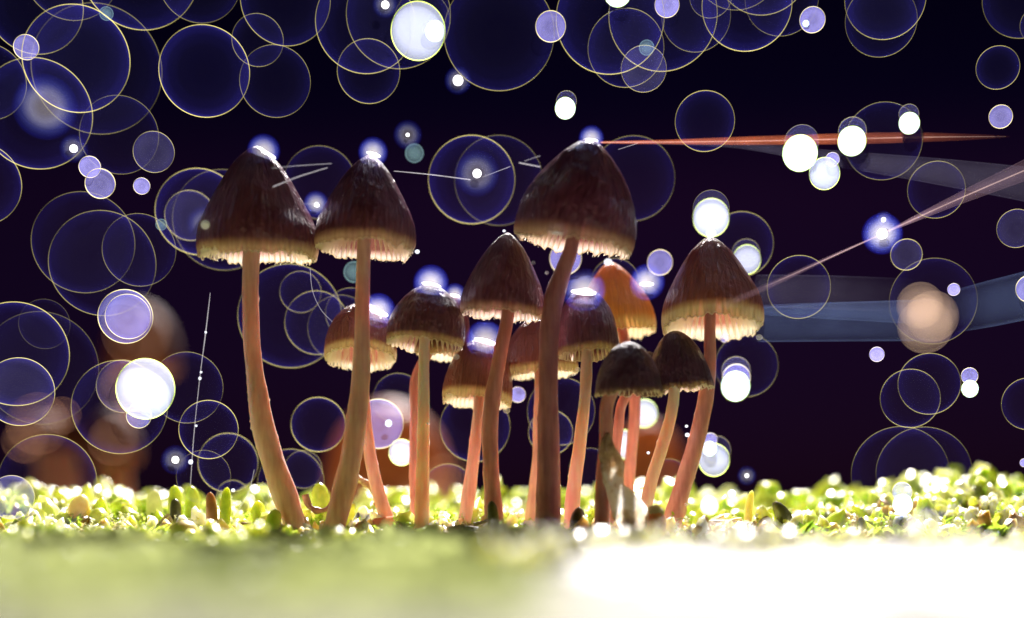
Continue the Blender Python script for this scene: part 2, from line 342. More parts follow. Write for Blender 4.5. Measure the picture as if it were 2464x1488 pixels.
# ------------------------------------------------------------------ the ground
def sstep(a, b, x):
    t = min(1.0, max(0.0, (x - a) / (b - a))); return t * t * (3 - 2 * t)
def terrain(x, y):
    """height of the ground in units at (x, y) units"""
    sx = x / k_of(y) + CX                      # how far across
    rise = 24 + 8 * math.sin(sx * .006) + 46 * sstep(1900, 2400, sx) + 8 * sstep(500, 0, sx) - 10 * sstep(1150, 1300, sx) * sstep(1500, 1350, sx)
    h = rise * sstep(40, 420, y) * (1 - sstep(1500, 3500, y))
    h += 9 * noise.noise(Vector((x * .011, y * .011, 3.1))) + 5 * noise.noise(Vector((x * .03, y * .03, 9.1)))
    h += sstep(20, 160, y) * (1 - sstep(1300, 1700, y)) * 30 * noise.noise(Vector((x * .0075, y * .006, 5.5)))
    h -= 6 * sstep(-60, -300, y)
    if -2600 < y < -200:
        h += 15 * math.exp(-((sx - 1040) / 170) ** 2 - ((y + 780) / 260) ** 2) + 9 * math.exp(-((sx - 180) / 240) ** 2 - ((y + 620) / 260) ** 2) + 10 * math.exp(-((sx - 620) / 90) ** 2 - ((y + 500) / 200) ** 2)
    h -= .07 * max(0, y - 1700)
    return h
def grid_mesh(name, xs, ys, zf, mat, kind):
    nx, ny = len(xs), len(ys)
    vs = [Vector((x, y, zf(x, y))) * P for y in ys for x in xs]
    fs = [(j * nx + i, j * nx + i + 1, (j + 1) * nx + i + 1, (j + 1) * nx + i) for j in range(ny - 1) for i in range(nx - 1)]
    o = mesh_obj(name, vs, fs, mat); tag(o, kind=kind); return o
xs = sorted(set([-400000, -100000, -30000, -10000, -5000] + list(range(-3000, 3001, 50)) + [5000, 10000, 30000, 100000, 400000]))
ys = sorted(set([-9000, -5000, -3800] + list(range(-3400, 2001, 50)) + [2300, 2700, 3200, 4000, 6000, 12000, 30000, 100000, 400000]))
ground = grid_mesh('ground', xs, ys, lambda x, y: terrain(min(4000, max(-4000, x)), y) if y > -3500 else 0.0, M_SOIL, 'structure')
tag(ground, 'dark damp soil showing between the tufts of moss', None)

def tz(px, y): return terrain(X_(px, y), y)

# moss: real little leaves, in tufts
def leaf_template(n=4):
    """a cupped leaf one unit long pointing up +z, bending to +y"""
    vs = []; 
    for i in range(n + 1):
        t = i / n; w = .26 * math.sin(math.pi * min(1, .12 + t * .88)) ** .7 * (1 if t < .99 else .15)
        b = .42 * t * t
        vs += [(-w, b - .10 * math.sin(math.pi * t), t * .93), (0, b + .03, t * .96), (w, b - .10 * math.sin(math.pi * t), t * .93)]
    fs = []
    for i in range(n):
        a = i * 3
        fs += [(a, a + 1, a + 4, a + 3), (a + 1, a + 2, a + 5, a + 4)]
    return np.array(vs), np.array(fs)
LV, LF = leaf_template(3)
def moss_object(name, spots, mat, leaves, smin, smax, lean=.9):
    """spots: (x, y, z) bases of the tufts in units"""
    allv = []; nl = 0
    rng = np.random.RandomState(len(spots) * 13 + leaves)
    for (x, y, z) in spots:
        s0 = rng.uniform(smin, smax)
        for j in range(leaves):
            az = rng.uniform(0, 2 * math.pi); tl = rng.uniform(0, lean) ** 1.0; s = s0 * rng.uniform(.6, 1.1); w = rng.uniform(.8, 1.5)
            ca, sa, ct, st = math.cos(az), math.sin(az), math.cos(tl), math.sin(tl)
            v = LV * np.array([w, 1, 1])
            yy = v[:, 1] * ct + v[:, 2] * st; zz = -v[:, 1] * st + v[:, 2] * ct
            vx = v[:, 0] * ca - yy * sa; vy = v[:, 0] * sa + yy * ca
            o = rng.uniform(-.3, .3, 2) * s0
            allv.append(np.stack([vx * s + x + o[0], vy * s + y + o[1], zz * s + z - .08 * s], 1)); nl += 1
    V = np.concatenate(allv) * P
    F = (LF[None] + (np.arange(nl) * len(LV))[:, None, None]).reshape(-1, 4)
    me = bpy.data.meshes.new(name)
    me.vertices.add(len(V)); me.vertices.foreach_set('co', V.astype(np.float32).ravel())
    me.loops.add(F.size); me.loops.foreach_set('vertex_index', F.astype(np.int32).ravel())
    me.polygons.add(len(F)); me.polygons.foreach_set('loop_start', np.arange(0, F.size, 4, dtype=np.int32))
    me.polygons.foreach_set('use_smooth', np.ones(len(F), dtype=bool))
    me.update(calc_edges=True); me.validate()
    me.materials.append(mat)
    o = bpy.data.objects.new(name, me); COL.objects.link(o); return o
def scatter(y0, y1, x0, x1, n, keep=lambda x, y: True, seed=1):
    rng = random.Random(seed); out = []
    while len(out) < n:
        y = rng.uniform(y0, y1); sx = rng.uniform(x0, x1); x = X_(sx, y)
        if rng.random() < k_of(y) / k_of(y1) and keep(sx, y): out.append((x, y, terrain(x, y)))
    return out
nz = lambda sx, y, s=.006, o=0: noise.noise(Vector((sx * s, y * s, o)))
def not_white(sx, y):                           # bare where the pale stones lie in front
    return not (sx > 1290 and y < -520)
mid = scatter(-110, 520, -120, 2600, 1900, lambda sx, y: nz(sx, y) > -.22 and not (720 < sx < 1620 and -100 < y < 40 and random.random() < .75), 3)
tag(moss_object('moss_carpet', mid, M_MOSS, 9, 22, 58), 'bright yellow-green moss leaves round the feet of the mushrooms', 'moss', kind='stuff')
pale = scatter(-120, 420, -120, 2600, 800, lambda sx, y: nz(sx, y, .01, 5) > .0, 4)
tag(moss_object('dry_moss', pale, M_MOSS_PALE, 8, 16, 40), 'pale dried moss tips mixed in with the green', 'moss', kind='stuff')
back = scatter(500, 1500, -150, 2650, 1700, lambda sx, y: True, 5)
tag(moss_object('moss_bank', back, M_MOSS, 8, 26, 54), 'green moss bank behind the mushrooms melting out of focus', 'moss', kind='stuff')
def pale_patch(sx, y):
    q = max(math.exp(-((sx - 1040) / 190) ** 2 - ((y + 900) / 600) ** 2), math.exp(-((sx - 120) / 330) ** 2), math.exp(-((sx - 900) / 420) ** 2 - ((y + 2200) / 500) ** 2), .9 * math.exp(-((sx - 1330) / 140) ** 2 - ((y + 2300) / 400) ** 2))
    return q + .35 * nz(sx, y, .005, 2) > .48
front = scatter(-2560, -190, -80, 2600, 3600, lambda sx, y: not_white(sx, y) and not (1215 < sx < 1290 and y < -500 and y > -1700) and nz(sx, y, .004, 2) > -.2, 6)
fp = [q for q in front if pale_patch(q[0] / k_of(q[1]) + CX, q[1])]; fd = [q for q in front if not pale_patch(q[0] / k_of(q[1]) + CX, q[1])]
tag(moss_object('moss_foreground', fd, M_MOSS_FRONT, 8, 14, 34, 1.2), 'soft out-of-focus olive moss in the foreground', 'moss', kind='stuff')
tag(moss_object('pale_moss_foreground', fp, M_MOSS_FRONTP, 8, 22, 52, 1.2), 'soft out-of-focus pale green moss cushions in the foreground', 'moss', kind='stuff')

# crumbs of soil and bark: tiny lumps
def lumps(name, spots, mat, smin, smax, seed=1):
    bm = bmesh.new(); bmesh.ops.create_icosphere(bm, subdivisions=1, radius=1); bm.verts.ensure_lookup_table()
    tv = np.array([v.co[:] for v in bm.verts]); tf = np.array([[v.index for v in f.verts] for f in bm.faces]); bm.free()
    rng = np.random.RandomState(seed); A = []
    for (x, y, z) in spots:
        s = rng.uniform(smin, smax) * rng.uniform(.5, 1)
        v = tv * rng.uniform(.65, 1.3, (len(tv), 1)) * rng.uniform(.6, 1.3, 3) * s
        A.append(v + np.array([x, y, z + s * .4]))
    V = np.concatenate(A) * P; F = (tf[None] + (np.arange(len(spots)) * len(tv))[:, None, None]).reshape(-1, 3)
    return mesh_obj(name, V, F.tolist(), mat, smooth=True)
cr = scatter(-130, 260, 100, 2500, 1500, lambda sx, y: nz(sx, y, .012, 8) > -.15, 8)
cr = [(x, y, z + random.uniform(0, 16)) for x, y, z in cr]
tag(lumps('soil_crumbs', cr, M_CRUMB, 4, 15), 'brown and straw-coloured crumbs of soil and rotten bark', 'soil', kind='stuff')
dw = [(x, y, z + random.uniform(6, 34)) for x, y, z in scatter(-140, 600, -50, 2520, 520, lambda sx, y: nz(sx, y, .01, 15) > 0, 9)]
tag(lumps('dew_and_highlight_beads', dw, M_DEW, 2.0, 5.5, 4), 'tiny glistening beads of dew caught in the moss', 'dew', kind='stuff')
hb = [(x, y, z + random.uniform(20, 46)) for x, y, z in scatter(150, 900, -50, 2520, 110, lambda sx, y: True, 19)]  # large beads added as blurred highlight discs
tag(lumps('dew_and_highlight_beads', hb, M_DEW, 6, 13, 5), 'larger blurred beads of dew added as highlights on the moss bank behind', 'dew', kind='stuff')

def pods(name, spots, mat, smin, smax, seed):
    bm = bmesh.new(); bmesh.ops.create_icosphere(bm, subdivisions=2, radius=1); bm.verts.ensure_lookup_table()
    tv = np.array([v.co[:] for v in bm.verts]); tf = np.array([[v.index for v in f.verts] for f in bm.faces]); bm.free()
    rng = np.random.RandomState(seed); A = []
    for (x, y, z) in spots:
        s = rng.uniform(smin, smax) * rng.uniform(.55, 1); el = rng.uniform(1.0, 2.1); tx, ty = rng.uniform(-.5, .5, 2)
        v = tv * np.array([1, 1, el]) * (1 + .30 * np.sin(tv[:, :1] * 3 + rng.uniform(0, 6)) * np.cos(tv[:, 1:2] * 4 + tv[:, 2:3] * 3 + rng.uniform(0, 6)))
        v[:, 0] += v[:, 2] * tx; v[:, 1] += v[:, 2] * ty
        A.append(v * s + np.array([x, y, z + s * .5]))
    V = np.concatenate(A) * P; F = (tf[None] + (np.arange(len(spots)) * len(tv))[:, None, None]).reshape(-1, 3)
    return mesh_obj(name, V, F.tolist(), mat)
def up(sp, a, b): return [(x, y, z + random.uniform(a, b)) for x, y, z in sp]
tag(pods('moss_tips', up(scatter(20, 620, -80, 2560, 760, lambda sx, y: nz(sx, y, .009, 31) > -.12, 41), 0, 30), M_POD_LIME, 6, 34, 42), 'rounded lime moss tips crowding behind the stems', 'moss', kind='stuff')
tag(pods('pale_moss_tips', up(scatter(-60, 480, -80, 2560, 620, lambda sx, y: nz(sx, y, .011, 33) > -.02, 43), 0, 26), M_POD_PALE, 6, 24, 44), 'rounded whitish-yellow moss tips mixed with the lime ones', 'moss', kind='stuff')
tag(pods('straw_moss_tips', up(scatter(-80, 400, -80, 2560, 520, lambda sx, y: nz(sx, y, .010, 37) > .02, 45), 0, 26), M_POD_STRAW, 6, 22, 46), 'rounded straw-brown moss tips and husks', 'moss', kind='stuff')
tag(pods('moss_bank_tips', up(scatter(600, 1400, -100, 2600, 500, lambda sx, y: nz(sx, y, .006, 39) > -.1, 47), 5, 40), M_POD_LIME, 20, 50, 48), 'large blurred moss tips on the bank behind', 'moss', kind='stuff')

def shoots(n, y0, y1, seed, keep):
    out = []; r = random.Random(seed)
    for (x, y, z) in scatter(y0, y1, -80, 2560, n, keep, seed):
        h = r.uniform(22, 62); lx, ly = r.uniform(-.45, .45), r.uniform(-.3, .3)
        q = 0
        while q < h: out.append((x + lx * q * q / h, y + ly * q * q / h, z + q)); q += 5.5
    return out
tag(moss_object('moss_shoots', shoots(430, -40, 480, 61, lambda sx, y: True), M_SHOOT, 3, 8, 15, 1.25), 'fine leafy green moss shoots standing up out of the cushions', 'moss', kind='stuff')
tag(moss_object('dry_moss_shoots', shoots(170, -60, 380, 62, lambda sx, y: nz(sx, y, .01, 51) > -.1), M_MOSS_PALE, 3, 7, 13, 1.25), 'fine straw-coloured moss shoots among the green ones', 'moss', kind='stuff')
feet = []
for (fx, fy) in [(727, 0), (796, -20), (945, 100), (1014, 0), (1002, 150), (1110, 105), (1192, 0), (1316, -62), (1286, 150), (1374, 10), (1500, 210), (1448, -112), (1545, 5), (1470, 110), (1600, 75)]:
    for q in range(13):
        a_ = random.uniform(0, 6.283); d_ = random.uniform(22, 50); x_ = X_(fx, fy) + d_ * math.cos(a_); y_ = fy + d_ * math.sin(a_)
        feet.append((x_, y_, terrain(x_, y_) + random.uniform(-2, 8)))
tag(moss_object('moss_collars', feet, M_MOSS, 7, 16, 36), 'moss leaves heaped round the feet of the stems', 'moss', kind='stuff')
tag(pods('litter_crumbs', [(x, y, z) for x, y, z in feet[::2]], M_POD_STRAW, 5, 13, 71), 'straw-brown litter heaped round the feet of the stems', 'litter', kind='stuff')
tag(pods('foreground_moss_tips', up(scatter(-700, -110, -60, 1300, 150, lambda sx, y: not (560 < sx < 1260 and y > -160), 72), 0, 10), M_POD_LIME, 9, 24, 73), 'soft lime moss tips coming out of focus at the lower left', 'moss', kind='stuff')
tag(pods('foreground_pale_tips', up(scatter(-1500, -420, 1180, 2500, 170, lambda sx, y: sx < 1500 or nz(sx, y, .006, 77) > .0, 74), 0, 9), M_POD_PALE, 9, 26, 75), 'soft pale moss tips spilling over the white stones', 'moss', kind='stuff')

# pale stones lying flat in front
def slab(px, y0, y1, wpx, top, label, seed, warp=.32):
    yc = (y0 + y1) / 2; c0 = Vector((X_(px, yc), yc, 0)); n = 56; m_ = 16; vs = []; fs = []
    for j in range(m_ + 1):
        a = j / m_ * math.pi / 2; rr = math.sin(a); zz = math.cos(a) ** 1.0 if j < m_ else 0
        for i in range(n):
            t = 2 * math.pi * i / n
            w = 1 + warp * noise.noise(Vector((math.cos(t) * 1.4, math.sin(t) * 1.4, seed)))
            x = c0.x + wpx * rr * w * math.cos(t); y = c0.y + (y1 - y0) / 2 * rr * w * math.sin(t)
            z = -30 + (top + 30) * zz + 3.0 * noise.noise(Vector((x * .006, y * .006, seed)))
            vs.append(Vector((x, y, z)) * P)
    for j in range(m_):
        for i in range(n): fs.append((j * n + i, j * n + (i + 1) % n, (j + 1) * n + (i + 1) % n, (j + 1) * n + i))
    o = mesh_obj('white_stone', vs, fs, M_WHITE, loc=Vector((c0.x, c0.y, 0)) * P)
    tag(o, label, 'stone', 'pale stones lying in the foreground'); return o
slab(1615, -2150, -800, 195, 14, 'blown-out white stone in front of the speckled leaf fragment', 1.3)
slab(2210, -2350, -700, 235, 16, 'blown-out white stone filling the lower right corner', 4.7)
slab(1880, -2500, -1300, 150, 0, 'low pale stone between the two larger white stones', 7.7)

# ------------------------------------------------------------------ mushrooms
CONE = [(0, 0), (.012, .07), (.035, .14), (.09, .26), (.18, .41), (.30, .56), (.45, .72), (.60, .87), (.72, .96), (.83, 1.0), (.93, 1.0), (1, .975)]
BELL = [(0, 0), (.008, .08), (.03, .18), (.07, .31), (.15, .49), (.26, .66), (.40, .82), (.56, .94), (.70, .99), (.82, 1.0), (.93, .995), (1, .97)]
FLARE = [(0, 0), (.015, .14), (.06, .30), (.16, .50), (.32, .70), (.52, .86), (.72, .95), (.88, 1.0), (1, 1.03)]
PEAK = [(0, 0), (.010, .07), (.03, .14), (.08, .265), (.17, .43), (.29, .60), (.43, .77), (.57, .895), (.70, .97), (.82, 1.0), (.93, .995), (1, .97)]
DOME = [(0, 0), (.01, .13), (.04, .28), (.10, .46), (.20, .64), (.33, .80), (.48, .91), (.64, .97), (.80, 1.0), (.92, 1.0), (1, .98)]
def prof(pts, n):
    a = np.array(pts); seg = np.r_[0, np.cumsum(np.hypot(np.diff(a[:, 0]), np.diff(a[:, 1])))]
    s = np.linspace(0, 1, n) ** .9 * seg[-1]
    return np.interp(s, seg, a[:, 0]), np.interp(s, seg, a[:, 1])
def tube(path, radii, n=20, cap=True, wob=0.0, seed=0.0, bumps=0.0):
    """path: list of Vectors (metres), radii (metres) -> verts, faces; smooth spline through the points"""
    pts = []; rad = []
    m_ = len(path)
    for i in range(m_ - 1):
        p0 = path[max(0, i - 1)]; p1 = path[i]; p2 = path[i + 1]; p3 = path[min(m_ - 1, i + 2)]
        st = 12
        for j in range(st):
            t = j / st; t2 = t * t; t3 = t2 * t
            pts.append(.5 * ((2 * p1) + (-p0 + p2) * t + (2 * p0 - 5 * p1 + 4 * p2 - p3) * t2 + (-p0 + 3 * p1 - 3 * p2 + p3) * t3))
            rad.append(radii[i] * (1 - t) + radii[i + 1] * t)
    pts.append(path[-1]); rad.append(radii[-1])
    vs = []; fs = []; ref = Vector((0.031, 1, 0.02)).normalized()
    for i, p in enumerate(pts):
        d = (pts[min(i + 1, len(pts) - 1)] - pts[max(i - 1, 0)]).normalized()
        a = d.cross(ref).normalized(); b = a.cross(d)
        for j in range(n):
            t = 2 * math.pi * j / n
            w = 1 + wob * noise.noise(Vector((math.cos(t) * .9, math.sin(t) * .9, i * .14 + seed))) + bumps * max(0, noise.noise(Vector((math.cos(t) * 3, math.sin(t) * 3, i * .5 + seed * 3))) - .42) * 2
            vs.append(p + (a * math.cos(t) + b * math.sin(t)) * rad[i] * w)
    L = len(pts)
    for i in range(L - 1):
        for j in range(n): fs.append((i * n + j, i * n + (j + 1) % n, (i + 1) * n + (j + 1) % n, (i + 1) * n + j))
    if cap: fs.append(tuple(range(n - 1, -1, -1))); fs.append(tuple((L - 1) * n + j for j in range(n)))
    return vs, fs

def mushroom(label, y, apex, rim, R, profile, capm, stemm, stem, tilt=0, seed=0.0, ngill=44, group='little brown mushrooms in the clump', far=False, scal=1.0, dents=()):
    """apex, rim: places on the plane at depth y; stem: (px, py, width) from top to foot"""
    kk = k_of(y)
    A = Vector((X_(apex[0], y), y, Z_(apex[1], y))); B = Vector((X_(rim[0], y), y, Z_(rim[1], y)))
    H = (A - B).length; R = R * kk
    ax = (A - B).normalized()
    T = Matrix.Rotation(-math.radians(tilt), 3, 'X')
    ax = (T @ ax).normalized(); A = B + ax * H
    xx = Vector((0, 1, 0)).cross(ax).normalized(); yy = ax.cross(xx)
    foot = stem[-1]
    root = empty('mushroom', Vector((X_(foot[0], y), y, 0)) * P)
    tag(root, label, 'mushroom', group)
    nr, nt_ = (46, 200) if not far else (24, 64)
    hz, rr = prof(profile, nr)
    off = noise.noise(Vector((seed, 2.2, 1.1)))
    def cap_point(hf, rf, th, inset=0.0, i_=None):
        ww = hf ** 2.2
        lobes = 1 + .030 * noise.noise(Vector((math.cos(th) * 1.1, math.sin(th) * 1.1, seed + hf * .8))) * 2
        stri = .014 * ww * math.cos(th * ngill + 3 * noise.noise(Vector((math.cos(th) * 2, math.sin(th) * 2, seed)))) * scal
        nd = .016 * noise.noise(Vector((math.cos(th) * 3.2, math.sin(th) * 3.2, seed * 2 + hf * 3.0)))
        wr = .020 * noise.noise(Vector((math.cos(th) * 9, math.sin(th) * 9, seed * 3 + hf * 2.0))) * math.sin(min(1, hf * 2.2) * math.pi) 
        r = rf * R * (lobes + stri + nd + wr) - inset
        z = (1 - hf) * H
        edge = max(0, (hf - .80) / .20) ** 2
        z += edge * R * (.085 * noise.noise(Vector((math.cos(th) * 2.4, math.sin(th) * 2.4, seed + 4))) + .085 * scal * noise.noise(Vector((math.cos(th) * 8, math.sin(th) * 8, seed + 7))) + .035 * scal * abs(math.cos(th * ngill * .5)))
        bend = .05 * R * off * hf
        return B + xx * (r * math.cos(th) + bend) + yy * (r * math.sin(th)) + ax * z
    vs = []; fs = []; uvs = []
    for i in range(nr):
        for j in range(nt_):
            th = 2 * math.pi * j / nt_
            vs.append(cap_point(hz[i], max(rr[i], 1e-4), th) * P)
    for i in range(nr - 1):
        for j in range(nt_):
            fs.append((i * nt_ + j, i * nt_ + (j + 1) % nt_, (i + 1) * nt_ + (j + 1) % nt_, (i + 1) * nt_ + j))
            uvs += [(j / nt_, hz[i]), ((j + 1) / nt_, hz[i]), ((j + 1) / nt_, hz[i + 1]), (j / nt_, hz[i + 1])]
    cap = mesh_obj('cap', vs, fs, capm, root)
    uvl = cap.data.uv_layers.new(name='UVMap'); uvl.data.foreach_set('uv', np.array(uvs, dtype=np.float32).ravel())
    # gills: thin radial blades under the cap
    if not far:
        gv = []; gf = []
        inner = [(h_, r_) for h_, r_ in zip(hz, rr) if r_ > .17 and h_ > .05]
        sel = [inner[int(q)] for q in np.linspace(0, len(inner) - 1, 9)]
        for q in range(ngill):
            th = 2 * math.pi * (q + .25 * math.sin(q * 12.9 + seed)) / ngill
            short = q % 2 == 1
            use = sel[4:] if short else sel
            base = len(gv); L = len(use)
            for (h_, r_) in use:
                top = cap_point(h_, r_, th, 1.5)
                rn = (r_ - .17) / .83
                lowf = .45 + .58 * rn ** 1.6              # lower edge: high by the stem, level with the margin
                low = B + xx * (r_ * R * .955 * math.cos(th)) + yy * (r_ * R * .955 * math.sin(th)) + ax * ((1 - max(lowf, h_)) * H)
                if h_ > .80:
                    e = cap_point(h_, r_ * .955, th)
                    f_ = (h_ - .80) / .20
                    low = low.lerp(e - ax * R * (.02 + .05 * abs(math.sin(q * 3.7 + seed))), f_)
                # waviness
                wv = Vector((-math.sin(th), math.cos(th), 0)) * math.sin(r_ * 22 + q) * 1.1
                gv += [top * P, (low + wv) * P]
            for a_ in range(L - 1):
                b_ = base + a_ * 2; gf.append((b_, b_ + 1, b_ + 3, b_ + 2))
        mesh_obj('gills', gv, gf, M_GILL, root)
        # the rolled margin of the cap
        ring = [cap_point(1.0, rr[-1], 2 * math.pi * j / nt_) for j in range(nt_)]
        mv = []; mf = []; n2 = 6; w = R * .012
        for j in range(nt_):
            th = 2 * math.pi * j / nt_; od = (xx * math.cos(th) + yy * math.sin(th))
            for q in range(n2):
                a_ = 2 * math.pi * q / n2
                mv.append((ring[j] + (od * math.cos(a_) + ax * math.sin(a_)) * w - od * w * .6) * P)
        for j in range(nt_):
            for q in range(n2): mf.append((j * n2 + q, j * n2 + (q + 1) % n2, ((j + 1) % nt_) * n2 + (q + 1) % n2, ((j + 1) % nt_) * n2 + q))
        mesh_obj('cap_margin', mv, mf, M_GILL, root)
    pth = [B + ax * H * .62]; rad = [stem[0][2] / 2 * kk * .95]
    for (px, py, w) in stem:
        pth.append(Vector((X_(px, y), y, Z_(py, y)))); rad.append(w / 2 * kk)
    g0 = terrain(pth[-1].x, y)
    d = (pth[-1] - pth[-2]).normalized()
    pth.append(pth[-1] + d * max(14, (pth[-1].z - g0 + 26))); rad.append(rad[-1] * 1.05)
    sv, sf = tube([p * P for p in pth], [r * P for r in rad], 28, True, .09, seed, 0 if far else .22)
    mesh_obj('stem', sv, sf, stemm, root)
    return root

mushroom('leftmost tall mushroom with broad dark conical cap and curved tan stem', 0, (620, 354), (617, 622), 143, CONE, M_CAP_DARK, M_STEM,
         [(605, 620, 40), (603, 750, 40), (610, 870, 41), (622, 960, 50), (632, 1020, 55), (650, 1090, 57), (688, 1200, 60), (727, 1312, 46)], -3, 1.0, 58)
mushroom('tall mushroom second from the left, bright scalloped gills under its dark pointed cap', -20, (890, 368), (880, 605), 121, CONE, M_CAP_DARK, M_STEM,
         [(876, 590, 33), (872, 750, 35), (870, 870, 42), (864, 960, 47), (850, 1070, 51), (832, 1160, 55), (796, 1300, 52)], 4, 2.3, 52)
mushroom('small reddish mushroom behind the second tall stem, cap tipped back to show its gills', 100, (868, 722), (868, 868), 86, DOME, M_CAP_BROWN, M_STEM,
         [(872, 900, 28), (880, 1010, 28), (893, 1110, 30), (915, 1200, 32), (945, 1290, 36)], 15, 3.1, 40)
mushroom('short mushroom with plum-brown cap and straight pale stem, middle of the left half', 0, (1036, 682), (1024, 832), 95, BELL, M_CAP_DARK, M_STEM_PALE,
         [(1021, 830, 26), (1019, 1000, 29), (1017, 1150, 32), (1014, 1292, 38)], 4, 4.4, 40)
mushroom('half-hidden mushroom whose tip glints just behind the plum-brown cap', 150, (1090, 706), (1062, 862), 62, DOME, M_CAP_BROWN, M_STEM_RED,
         [(1005, 900, 26), (999, 1000, 24), (998, 1150, 26), (1002, 1280, 28)], 3, 5.2, 34)
mushroom('low reddish-brown mushroom with glowing rim and a leaning pale stem', 105, (1162, 812), (1146, 972), 83, DOME, M_CAP_BROWN, M_STEM,
         [(1152, 975, 25), (1146, 1040, 27), (1136, 1130, 31), (1122, 1230, 33), (1110, 1292, 36)], 7, 6.6, 40)
mushroom('dark conical mushroom tucked under the left rim of the tallest cap', 0, (1222, 560), (1206, 762), 101, CONE, M_CAP_DARK, M_STEM_RED,
         [(1222, 752, 31), (1206, 840, 33), (1190, 930, 38), (1180, 1010, 40), (1181, 1120, 38), (1187, 1220, 44), (1192, 1290, 48)], 0, 7.1, 42)
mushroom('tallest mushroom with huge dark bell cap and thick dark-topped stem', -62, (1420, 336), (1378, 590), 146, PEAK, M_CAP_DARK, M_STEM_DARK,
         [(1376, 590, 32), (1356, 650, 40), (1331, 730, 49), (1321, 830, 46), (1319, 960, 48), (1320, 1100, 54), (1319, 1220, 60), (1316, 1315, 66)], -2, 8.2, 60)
mushroom('chestnut mushroom behind the thick dark stem', 150, (1296, 762), (1306, 905), 86, DOME, M_CAP_BROWN, M_STEM,
         [(1303, 905, 34), (1301, 1040, 36), (1297, 1150, 42), (1286, 1250, 48)], 2, 9.3, 40)
mushroom('wet dark mushroom with a white glint, right of the thick dark stem', 10, (1406, 690), (1416, 857), 74, DOME, M_CAP_DARK, M_STEM_PALE,
         [(1412, 860, 27), (1407, 960, 28), (1394, 1080, 31), (1380, 1180, 36), (1374, 1280, 37)], 6, 10.1, 38)
mushroom('orange-topped mushroom lit through from behind', 210, (1468, 628), (1485, 806), 93, PEAK, M_CAP_ORANGE, M_STEM_RED,
         [(1520, 900, 26), (1528, 980, 27), (1520, 1080, 28), (1511, 1170, 30), (1500, 1270, 32)], 4, 11.4, 40)
mushroom('near-black ribbed mushroom at the front, left of its twin', -112, (1512, 822), (1514, 950), 82, FLARE, M_CAP_BLACK, M_STEM_RED,
         [(1464, 965, 32), (1458, 1060, 33), (1452, 1160, 37), (1448, 1310, 40)], -1, 12.7, 38)
mushroom('near-black ribbed mushroom right of its twin, bright notch in its rim', 5, (1622, 796), (1636, 940), 79, FLARE, M_CAP_BLACK, M_STEM_PALE,
         [(1622, 950, 27), (1612, 1010, 29), (1592, 1080, 30), (1567, 1160, 30), (1545, 1270, 32)], 0, 13.2, 38)
mushroom('thin-stemmed mushroom mostly hidden behind the two near-black caps', 110, (1562, 846), (1560, 940), 40, DOME, M_CAP_BLACK, M_STEM_RED,
         [(1500, 965, 24), (1488, 1030, 25), (1478, 1120, 26), (1470, 1270, 28)], 0, 14.1, 28)
mushroom('rightmost mushroom with reddish-brown bell cap and curved orange stem', 75, (1712, 562), (1714, 792), 124, CONE, M_CAP_BROWN, M_STEM_RED,
         [(1708, 790, 27), (1708, 870, 30), (1698, 960, 38), (1676, 1060, 40), (1646, 1160, 44), (1616, 1260, 46), (1600, 1310, 50)], 8, 15.9, 46)

# mushrooms far behind, far out of focus
FG = 'blurred orange mushrooms far behind the clump'
mushroom('blurred orange mushroom cap glowing between the second and third stems', 3600, (935, 965), (935, 1205), 150, DOME, M_CAP_FAR, M_STEM_FAR,
         [(935, 1205, 90), (935, 1290, 100)], 0, 21, 20, FG, True)
mushroom('blurred brown mushroom with thick stem near the left edge', 3600, (120, 1000), (125, 1090), 90, DOME, M_CAP_FARB, M_STEM_FAR,
         [(130, 1080, 95), (140, 1160, 110), (142, 1290, 120)], 0, 22, 20, FG, True)
mushroom('blurred brown mushroom stem between the left edge and the big white droplet', 3000, (268, 985), (270, 1110), 66, DOME, M_CAP_FARB, M_STEM_FAR,
         [(272, 1100, 66), (276, 1180, 78), (280, 1290, 90)], 0, 23, 20, FG, True)
mushroom('dim blurred mushroom high behind the big white droplet', 4200, (340, 730), (340, 900), 85, DOME, M_CAP_FARB, M_STEM_FAR,
         [(338, 900, 22), (300, 1050, 24), (290, 1290, 30)], 0, 25, 20, FG, True)
mushroom('blurred tan mushroom behind the right-hand stems', 3300, (1560, 1010), (1560, 1190), 90, DOME, M_CAP_FAR, M_STEM_FAR,
         [(1560, 1190, 70), (1560, 1290, 80)], 0, 24, 20, FG, True)

